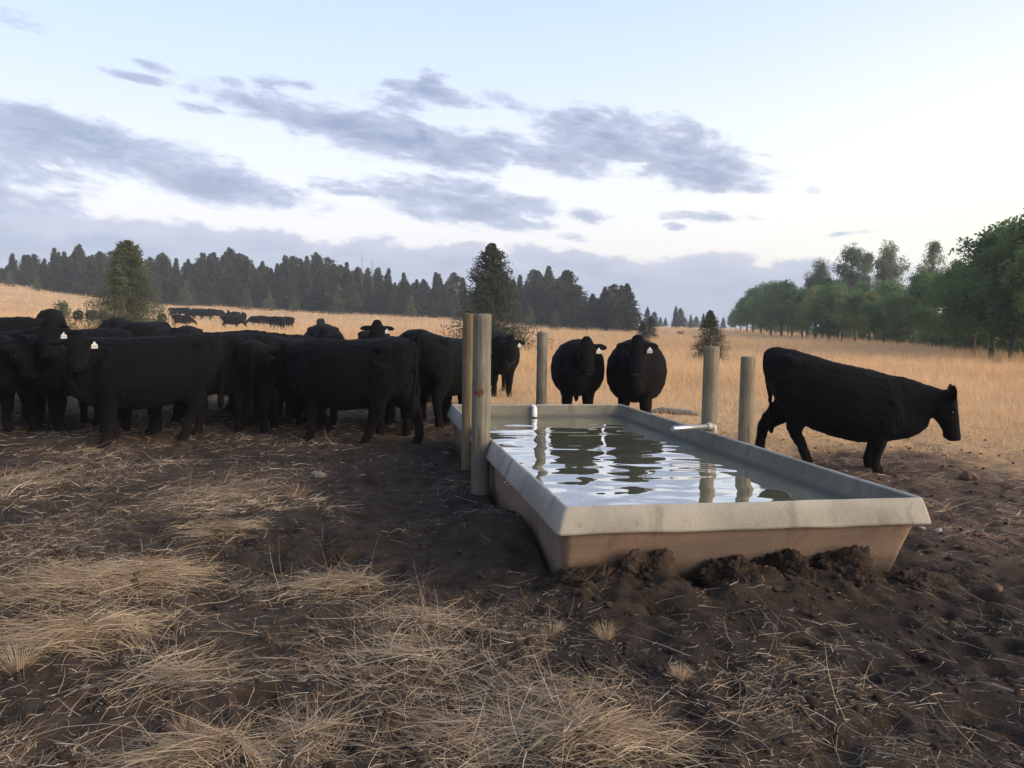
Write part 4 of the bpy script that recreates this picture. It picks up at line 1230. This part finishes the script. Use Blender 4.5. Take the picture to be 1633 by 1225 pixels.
def build_cattle():
    g = 'cattle crowded left of the trough'
    cow('alert', -22, 13.6, 10, 1.10, 'cow at the far left edge standing behind the others, its ear above the tagged face', g, [(-1, 'w')])
    cow('up', 66, 11.75, -86, 1.04, 'cow facing the camera with a white tag at far left, shiny nose', g, [(1, 'w')])
    cow('alert', -46, 11.2, -60, 1.02, 'cow cut off by the left edge of the photo, standing beside the tagged face', g, [])
    cow('alert', 82, 26.5, 92, 1.04, 'cow seen from behind just above the tagged far left cow, next to a bush', g, [])
    cow('alert', 118, 13.0, 192, 1.03, 'cow mostly hidden between the far left face and the side-on cow', g, [])
    cow('turn', 248, 10.35, 191, 1.0, 'side-on cow facing left with head turned to the camera, white slip of a tag', g, [(1, 'w')])
    cow('alert', 312, 11.3, 184, 1.01, 'broad flank with its rump beside the cows seen from behind', g, [])
    cow('alert', 215, 12.3, 176, 0.97, 'dark cow in the shade right behind the side-on cow', g, [])
    cow('alert', 130, 11.9, 208, 0.98, 'cow with only dark legs and chest showing behind the head of the side-on cow', g, [])
    cow('alert', 236, 15.6, 72, 1.04, 'cow seen from behind, its rump humped above the back of the side-on cow', g, [(-1, 'w')])
    cow('alert', 187, 17.5, -92, 1.03, 'cow peering out behind the side-on cow, small tag under its ear', g, [(1, 'w')])
    cow('alert', 300, 16.0, -90, 0.97, 'low head and back showing behind the herd under the juniper', g, [])
    cow('alert', 350, 13.9, 170, 0.98, 'hump of a back rising behind the broad flank', g, [])
    cow('alert', 372, 12.6, 168, 1.0, 'cow in the shade between the broad flank and the cows seen from behind', g, [])
    cow('alert', 436, 12.5, 76, 1.02, 'cow seen from behind with hanging tail beside the broad flank', g, [])
    cow('alert', 484, 12.9, 100, 0.98, 'cow seen from behind in the middle of the herd, next to the walking cow', g, [(-1, 'w')])
    cow('alert', 420, 13.6, 178, 0.97, 'long back behind the two cows seen from behind', g, [])
    cow('alert', 20, 12.9, 168, 0.99, 'cow in the shade at far left, only legs and back between two faces', g, [])
    cow('alert', 168, 11.7, -78, 0.96, 'dark cow facing out behind the neck of the side-on cow', g, [])
    cow('alert', 398, 11.9, 92, 0.97, 'cow seen from behind between the broad flank and the hanging tail', g, [])
    cow('alert', 458, 12.1, 150, 0.97, 'cow turned left in the shade left of the walking cow', g, [])
    cow('alert', 650, 12.7, 78, 0.97, 'cow seen from behind left of the pair of posts', g, [])
    cow('walk', 566, 10.6, 150, 1.01, 'walking cow with a lifted front leg, rump toward the camera', g, [])
    cow('alert', 516, 16.0, -90, 1.06, 'face with two ears and a yellow tag over the walking cow', g, [(-1, 'y')])
    cow('up', 598, 15.6, -88, 1.03, 'tagged head rising above the rump of the walking cow', g, [(1, 'w')])
    cow('alert', 545, 12.8, 174, 0.98, 'cow hidden behind the walking cow, only its back showing', g, [])
    cow('alert', 618, 11.9, 98, 1.01, 'cow seen from behind pressed against the right side of the walking cow', g, [])
    cow('alert', 664, 15.9, 96, 1.02, 'farther cow seen from behind in the gap right of the walking cow', g, [])
    cow('low', 704, 12.0, 66, 1.02, 'cow turned away, half hidden by the pair of posts', g, [])
    g2 = 'cattle at the far end of the trough'
    cow('alert_left', 797, 17.6, -84, 1.0, 'smaller tagged cow looking out from behind the pair of posts', g2, [(1, 'w')])
    cow('alert_left', 922, 12.5, -89, 0.98, 'tagged cow facing us between the lone grey post and the round bellied cow', g2, [(1, 'w')])
    cow('round', 1016, 12.55, -92, 1.02, 'round bellied cow facing us by the far right corner of the trough', g2, [(1, 'w')])
    cow('browse', 1337, 9.30, -2, 0.99, 'lone cow walking right with lowered head, right of the trough', None, [])
    gf = 'cattle grazing far out in the field'
    for (k, px, d, h, lb, sc) in [
            ('alert', 126, 71, 96, 'distant cow seen from behind, left of two more by the juniper', 1), ('alert', 148, 75, 70, 'distant cow in the middle of three left of the juniper', 1),
            ('graze', 166, 70, 95, 'distant cow half hidden at the left edge of the juniper', 1), ('alert', 259, 73, -92, 'distant cow alone at the right foot of the juniper', 1),
            ('graze', 290, 80, -4, 'distant grazing cow facing right, nearest below the far line of cattle', 1), ('graze', 369, 80, 2, 'distant grazing cow facing right under the small trio', 1),
            ('up', 366, 103, 96, 'leftmost of the small trio of distant cattle', 1), ('graze', 377, 105, 60, 'lowest cow in the middle of the small trio', 1), ('up', 389, 101, -94, 'cow with raised head at the right of the small trio', 1),
            ('graze', 412, 96, 184, 'distant cow facing left at the front of the tight bunch', 1), ('graze', 424, 93, 8, 'distant cow just behind the leader of the tight bunch', 1),
            ('alert', 437, 81, 108, 'nearest cow in the middle of the tight distant bunch', 1), ('graze', 449, 80, 78, 'broad cow in the tight distant bunch', 1), ('alert', 460, 83, 64, 'last cow at the right of the tight distant bunch', 1),
            ('alert', 512, 85, -98, 'distant cow standing alone facing us, right of the tight bunch', 1)]:
        cow(k, px, d, h, sc, lb, gf, far=True)
    for (px, d, h, k) in [(281, 111, 2, 'graze'), (293, 113, 178, 'graze'), (305, 109, 6, 'graze'), (317, 112, -4, 'alert'), (328, 109, 182, 'graze'), (338, 114, 60, 'graze'), (346, 112, 10, 'graze')]:
        cow(k, px, d, h, 1.0, 'distant cow in the long far line of cattle right of the juniper', 'far line of cattle', far=True)
    dm = POSES['alert'][0].copy(); dm.materials.clear(); dm.materials.append(mat_plain('brown_coat', (0.13, 0.075, 0.045), 0.8, spec=0.1)); dm.materials.append(M_NOSE)
    cow('alert', 1085, 118, 170, 0.45, 'tiny brown animal standing alone far out in the field, right of centre', None, far=True, mat=dm)


# ------------------------------------------------------------------ trees
def leaf_quads(C, D, L, W, rg):
    """flat sprays: centre, direction, length, width"""
    n = len(C)
    D = D / np.maximum(1e-6, np.linalg.norm(D, axis=1))[:, None]
    r = rg.normal(0, 1, (n, 3)); S = np.cross(D, r); S /= np.maximum(1e-6, np.linalg.norm(S, axis=1))[:, None]
    a = D * (L * 0.5)[:, None]; s = S * (W * 0.5)[:, None]
    V = np.stack([C - a, C + s - a * 0.1, C + a, C - s - a * 0.1], 1).reshape(-1, 3)
    return V, np.arange(n * 4).reshape(-1, 4)


def trunk_mesh(h, r, rg, limbs=0, lo=0.3, sway=0.02, name='trunk', mat=None, limb_len=0.35, rise=0.9):
    bm = bmesh.new(); pts = []
    for k in range(7):
        t = k / 6; pts.append((sway * h * math.sin(t * 3 + rg.uniform(0, 6)) * t, sway * h * math.cos(t * 2.3 + rg.uniform(0, 6)) * t, -0.3 + t * (h + 0.3)))
    tube(bm, pts, [r * (1.25 if k == 0 else 1) * (1 - 0.9 * k / 6) + 0.012 for k in range(7)], 7)
    for k in range(limbs):
        t = rg.uniform(lo, 0.92); i = min(5, int(t * 6)); fr = t * 6 - i
        p = Vector(pts[i]).lerp(Vector(pts[i + 1]), fr); a = rg.uniform(0, 2 * math.pi); ll = limb_len * h * (1.1 - t) + 0.2
        e = p + Vector((math.cos(a) * ll, math.sin(a) * ll, ll * rise)); m = p.lerp(e, 0.5) + Vector((0, 0, -0.08 * ll))
        rr = r * (1 - t) * 0.45 + 0.012
        tube(bm, [p, m, e], [rr, rr * 0.7, 0.008], 5)
    return bm_mesh(name, bm, mat or M_BARK)


def conifer(seed, h, rad, nbr, ncl, leaf, base=0.06, shape=0.85, ragged=0.3, mat=None, upsweep=0.25):
    rg = np.random.default_rng(seed)
    t = base + (1 - base) * rg.uniform(0, 1, nbr) ** 1.35
    prof = rad * np.clip(1 - t, 0, 1) ** shape * sstep(t, base - 0.12, base + 0.12)
    ln = (prof * rg.uniform(1 - ragged, 1 + ragged * 0.6, nbr) + 0.03 * h * (1 - t) + 0.012 * h)
    az = rg.uniform(0, 2 * np.pi, nbr)
    lob = 1 + 0.22 * np.sin(az * 2 + seed) * np.sin(t * 9 + seed * 2); ln = ln * lob
    q = rg.uniform(0.02, 1, (nbr, ncl)) ** 0.62
    droop = upsweep * (t[:, None] * 1.6 - 0.55) * q * ln[:, None] - 0.10 * (q ** 2) * ln[:, None]
    jit = rg.normal(0, 1, (nbr, ncl, 3)) * (0.045 * ln[:, None, None] + leaf * 0.22)
    C = np.stack([np.cos(az)[:, None] * q * ln[:, None], np.sin(az)[:, None] * q * ln[:, None], t[:, None] * h + droop], -1) + jit
    D = np.stack([np.cos(az)[:, None] * np.ones_like(q), np.sin(az)[:, None] * np.ones_like(q), np.full_like(q, 0.25)], -1) + rg.normal(0, 0.55, (nbr, ncl, 3))
    C = C.reshape(-1, 3); D = D.reshape(-1, 3)
    tip = rg.normal(0, 0.02 * h, (16, 3)) * np.array([0.35, 0.35, 1]) + np.array([0, 0, h * 0.975])
    C = np.vstack([C, tip]); D = np.vstack([D, np.tile([0, 0, 1.0], (16, 1)) + rg.normal(0, 0.3, (16, 3))])
    n = len(C)
    V, Fq = leaf_quads(C, D, leaf * rg.uniform(0.6, 1.3, n), leaf * rg.uniform(0.25, 0.55, n), rg)
    crown = mesh_from('crown', V, Fq, mat or M_NEEDLE, smooth=False, link=False)
    return trunk_mesh(h * 0.93, 0.022 * h + 0.03, rg, 0), crown


def broadleaf(seed, h, rad, base, nclump, nleaf, leaf, mat, thin=1.0):
    rg = np.random.default_rng(seed)
    # lobes of foliage carried by the limbs
    nl = 16
    lc = []
    for k in range(nl):
        t = rg.uniform(0, 1); a = rg.uniform(0, 2 * np.pi)
        z = base * h + (h - base * h) * (0.08 + 0.84 * t)
        w = math.sin(math.pi * min(1, 0.18 + 0.80 * t)) ** 0.7
        rr = rad * w * rg.uniform(0.2, 0.75)
        lc.append((math.cos(a) * rr, math.sin(a) * rr, z, rad * rg.uniform(0.22, 0.46)))
    lc.append((0, 0, h * 0.9, rad * 0.34)); lc = np.array(lc)
    k = rg.integers(0, len(lc), nclump)
    g = rg.normal(0, 1, (nclump, 3)); g /= np.linalg.norm(g, axis=1)[:, None]
    cc = lc[k, :3] + g * (lc[k, 3] * rg.uniform(0.35, 1.05, nclump))[:, None] * np.array([1, 1, 0.85])
    C = (cc[:, None, :] + rg.normal(0, 1, (nclump, nleaf, 3)) * (leaf * 0.85)).reshape(-1, 3)
    n = len(C)
    D = rg.normal(0, 1, (n, 3)) + np.array([0, 0, -0.3])
    V, Fq = leaf_quads(C, D, leaf * rg.uniform(0.6, 1.3, n), leaf * rg.uniform(0.45, 0.9, n), rg)
    crown = mesh_from('crown', V, Fq, mat, smooth=False, link=False)
    return trunk_mesh(h * 0.9, 0.016 * h + 0.03, rg, 12, 0.25, 0.02, limb_len=0.30), crown


def plant(name, meshes, x, y, s, rz, label, cat='tree', group=None, sxy=1.0):
    z = float(terrain(np.array([x]), np.array([y]))[0])
    r = empty(name, (x, y, z - 0.05), rz); r.scale = (s * sxy, s * sxy, s)
    put('trunk', meshes[0], r); put('crown', meshes[1], r)
    return tag(r, label, cat, group)


def build_forest():
    rg = np.random.default_rng(77)
    protos = []
    for k in range(12):
        h = 10.0
        protos.append(conifer(300 + k, h, [2.7, 3.6, 2.0, 3.4, 2.2, 4.2, 3.1, 3.6, 1.9, 3.8, 2.7, 4.4][k], 300, 20, 0.50, [0.05, 0.10, 0.03, 0.16, 0.05, 0.12, 0.22, 0.04, 0.08, 0.14, 0.05, 0.10][k],
                              [0.95, 0.70, 1.0, 0.62, 0.9, 0.58, 0.85, 0.72, 1.0, 0.55, 0.85, 0.60][k], 0.36))
    tops_x = [-140, -60, 0, 20, 60, 85, 110, 125, 150, 175, 232, 262, 290, 340, 380, 400, 430, 450, 480, 505, 540, 560, 590, 610, 640, 660, 690, 720, 750, 800, 840, 865, 890, 905, 920, 940, 960, 990, 1003, 1014]
    tops_y = [408, 405, 421, 406, 398, 398, 396, 391, 392, 400, 406, 400, 410, 405, 395, 407, 409, 408, 409, 407, 421, 422, 426, 428, 436, 438, 436, 438, 444, 440, 433, 433, 424, 424, 458, 463, 456, 446, 455, 488]
    kinds = ['tall dense dark conifer in the wood along the ridge', 'rounded dark conifer in the wood along the ridge', 'narrow dark conifer in the wood along the ridge']
    cls = [0, 1, 2, 1, 2, 1, 0, 0, 2, 1, 0, 1]
    cnt = 0
    for row in range(4):
        px = -150.0 + row * 5
        while px < 1012:
            d = [163, 172, 183, 196][row] + rg.uniform(-4, 4)
            if px > 820: d -= 30 * min(1, (px - 820) / 120)
            if px > 1000 and row > 1: break
            x = at(px, d)
            zg = float(terrain(np.array([x]), np.array([d]))[0])
            ty = np.interp(px, tops_x, tops_y) + [rg.uniform(8, 44), rg.uniform(-4, 26), rg.uniform(-4, 20), rg.uniform(-4, 20)][row]
            topz = top_z(px, ty, d)
            h = max(3.0, topz - zg)
            k = int(rg.integers(0, 12))
            plant('conifer_tree', protos[k], x, d, h / 10.0, rg.uniform(0, 6.28), kinds[cls[k]], 'tree', 'conifers of the wood along the ridge, ' + ('dense', 'rounded', 'narrow')[cls[k]], sxy=min(1.45, max(0.95, 8.5 / h)))
            cnt += 1
            px += [22, 19, 20, 22][row] * rg.uniform(0.65, 1.3)
    # young lighter trees along the front of the wood
    yp = conifer(340, 5.0, 1.7, 170, 14, 0.28, 0.03, 0.7, 0.4, M_JUNI)
    for k, (px, ty, d) in enumerate([(18, 433, 158), (62, 440, 157), (298, 447, 156), (392, 456, 156), (430, 462, 156), (540, 452, 157), (470, 470, 155), (655, 470, 155), (730, 478, 150), (845, 488, 128), (885, 493, 124)]):
        x = at(px, d); zg = float(terrain(np.array([x]), np.array([d]))[0]); h = top_z(px, ty, d) - zg
        plant('young_conifer', yp, x, d, max(0.3, h / 5.0), k * 1.3, 'lighter young conifer at the front edge of the dark wood', 'tree', 'young conifers at the wood edge')
    # dead snags sticking up
    for k, (px, ty, lb) in enumerate([(577, 406, 'bare dead snag poking above the wood, the left of two'), (593, 412, 'bare dead snag with more twigs, the right of two above the wood')]):
        d = 168; x = at(px, d); zg = float(terrain(np.array([x]), np.array([d]))[0]); h = top_z(px, ty, d) - zg
        o = put('dead_tree', trunk_mesh(h, 0.12, np.random.default_rng(60 + k), 26 + 20 * k, 0.45, 0.01, 'dead_tree', M_SNAG, 0.16, 0.5)); o.location = (x, d, zg)
        tag(o, lb, 'tree')
    # trees that stand out in the field
    j = conifer(400, 5.5, 2.35, 820, 62, 0.13, 0.0, 0.78, 0.48, M_JUNI, 0.7)
    plant('juniper_tree', j, at(207, 47), 47, 1.0, 0.4, 'shaggy grey green juniper standing in the field at left', 'tree')
    b = conifer(410, 6.0, 2.8, 700, 46, 0.15, 0.02, 0.88, 0.5, M_NEEDLE, 0.45)
    plant('fir_tree', b, at(783, 47), 47, 1.0, 2.0, 'tall dark fir standing in the field behind the pair of posts', 'tree')
    sm = conifer(420, 2.4, 0.98, 560, 44, 0.065, 0.0, 0.80, 0.45, M_NEEDLE, 0.5)
    plant('small_fir', sm, at(1131, 36), 36, 0.96, 1.0, 'small shaggy fir in the field behind the taller tan post', 'tree')
    plant('small_fir', sm, at(1024, 62), 62, 0.80, 2.2, 'little fir over the back of the round bellied cow', 'tree')
    plant('small_fir', sm, at(1037, 88), 88, 1.1, 3.1, 'little fir behind and right of the other by the round bellied cow', 'tree')
    bu = broadleaf(430, 1.9, 0.6, 0.12, 110, 10, 0.09, M_JUNI)
    plant('bush', bu, at(101, 36), 36, 1.0, 0.5, 'scrubby bush in the field beside the cow at left', 'bush')
    # far trees on the horizon right of the wood
    for k, (px, ty, d) in enumerate([(1031, 490, 230), (1042, 497, 235), (1076, 489, 250), (1083, 492, 252), (1100, 502, 280), (1109, 505, 285), (1060, 507, 300), (1052, 506, 310), (1120, 500, 270), (1136, 504, 300), (1152, 506, 310), (1092, 508, 330)]):
        x = at(px, d); zg = float(terrain(np.array([x]), np.array([d]))[0]); h = top_z(px, ty, d) - zg
        plant('conifer_tree', protos[k % 12], x, d, max(0.2, h / 10.0), k * 1.1, 'far small conifer on the horizon between the two woods', 'tree', 'far conifers between the two woods', sxy=1.1)


def build_grove():
    rg = np.random.default_rng(99)
    green = [broadleaf(500 + k, 8.0, [3.0, 3.3, 2.7, 3.5, 3.1][k], 0.16, 860, 13, 0.20, M_LEAF) for k in range(5)]
    yell = [broadleaf(520 + k, 8.0, [2.6, 2.9, 2.5][k], 0.16, 760, 13, 0.19, M_LEAFY) for k in range(3)]
    tall = [broadleaf(540 + k, 14.0, [4.3, 4.8, 3.8][k], 0.36, 1050, 12, 0.22, M_LEAFS) for k in range(3)]
    def tree(px, d, ty, pr, i, label, group, sxy=None):
        x = at(px, d); zg = float(terrain(np.array([x]), np.array([d]))[0]); h = top_z(px, ty, d) - zg
        base_h = 14.0 if pr is tall else 8.0
        if pr is not tall:
            h *= rg.uniform(0.94, 1.10); sxy = (sxy or 1.0) * rg.uniform(0.85, 1.15)
        s = h / base_h
        plant('deciduous_tree', pr[i % len(pr)], x, d, s, rg.uniform(0, 6.28), label, 'tree', group, sxy=sxy or 1.0)
    gg = 'dark green leafy trees of the right grove'
    lg = 'leafy dark green tree in the dense right grove'
    k = 0
    front = [(1665, 40, 358), (1640, 43, 366), (1612, 44, 374), (1580, 46, 378), (1552, 50, 402), (1700, 42, 352), (1740, 42, 350), (1525, 58, 425), (1500, 64, 440), (1680, 52, 350), (1620, 55, 365), (1570, 60, 392),
             (1545, 66, 420), (1600, 68, 380), (1650, 66, 360), (1715, 56, 355), (1770, 48, 345)]
    for (px, d, ty) in front:
        tree(px, d, ty, green, k, lg, gg, 1.0); k += 1
    for (px, d, ty, y) in [(1478, 74, 446, 0), (1455, 80, 456, 1), (1430, 82, 462, 0), (1408, 86, 457, 0), (1385, 90, 462, 1), (1362, 92, 458, 0), (1342, 96, 464, 1), (1320, 98, 462, 0), (1298, 104, 458, 1), (1278, 108, 470, 0),
                           (1262, 118, 458, 0), (1245, 124, 450, 0), (1228, 130, 455, 0), (1212, 140, 458, 0), (1200, 150, 462, 0), (1190, 165, 474, 0), (1180, 185, 484, 0), (1172, 210, 492, 0), (1165, 240, 500, 0),
                           (1466, 92, 442, 0), (1440, 98, 455, 0), (1415, 102, 452, 0), (1375, 106, 452, 0), (1335, 112, 452, 0), (1310, 118, 450, 0), (1286, 128, 452, 0), (1255, 140, 452, 0), (1236, 150, 456, 0), (1222, 160, 460, 0)]:
        if y: tree(px, d, ty, yell, k, 'yellowish green tree along the front of the right grove', 'yellowish trees of the right grove', 1.15)
        else: tree(px, d, ty, green, k, lg, gg, 1.15)
        k += 1
    for (px, d, ty, lb, i, sxy) in [(1300, 122, 416, 'leftmost of the tall pale trees rising over the right grove', 0, 0.8), (1352, 116, 393, 'broad tall pale tree rising over the middle of the right grove', 1, 0.95),
                               (1412, 114, 390, 'tall pale tree right of the broad one over the right grove', 0, 0.85), (1482, 112, 384, 'tall thin tree with a sparse round crown over the right grove', 2, 0.72),
                               (1378, 124, 402, 'tall pale tree half hidden between two others over the right grove', 2, 0.75), (1518, 84, 414, 'thin pale tree at the left edge of the dark grove', 2, 0.7)]:
        tree(px, d, ty, tall, i, lb, None, sxy)
    # undergrowth below the trees
    us = broadleaf(560, 1.6, 0.9, 0.05, 90, 9, 0.14, M_LEAF)
    for q in range(34):
        t = q / 33; d = 46 + 120 * t ** 1.6; px = 1690 - 480 * t ** 0.75 + rg.uniform(-8, 8)
        d *= rg.uniform(1.06, 1.15)
        plant('bush', us, at(px, d), d, rg.uniform(0.7, 1.3), rg.uniform(0, 6), 'low bush in the shade under the right grove', 'bush', 'bushes under the right grove', sxy=1.5)


def build_haze():
    bm = bmesh.new(); bmesh.ops.create_cube(bm, size=1.0)
    me = bm_mesh('haze', bm, None, False); m = bpy.data.materials.new('haze_air'); m.use_nodes = True
    t = m.node_tree; t.nodes.clear(); o = t.nodes.new('ShaderNodeOutputMaterial'); v = t.nodes.new('ShaderNodeVolumePrincipled')
    v.inputs['Color'].default_value = (0.86, 0.92, 1.0, 1.0); v.inputs['Density'].default_value = HAZE
    t.links.new(v.outputs[0], o.inputs['Volume']); me.materials.append(m)
    h = put('haze', me); h.scale = (1400, 1400, 80); h.location = (0, 300, 30); tag(h, kind='stuff')


HAZE = 0.0006
build_haze()
build_trough()
build_posts()
build_forest()
build_grove()
build_cattle()
build_field_grass()
build_litter()
build_mats()
build_clods()
build_mounds()
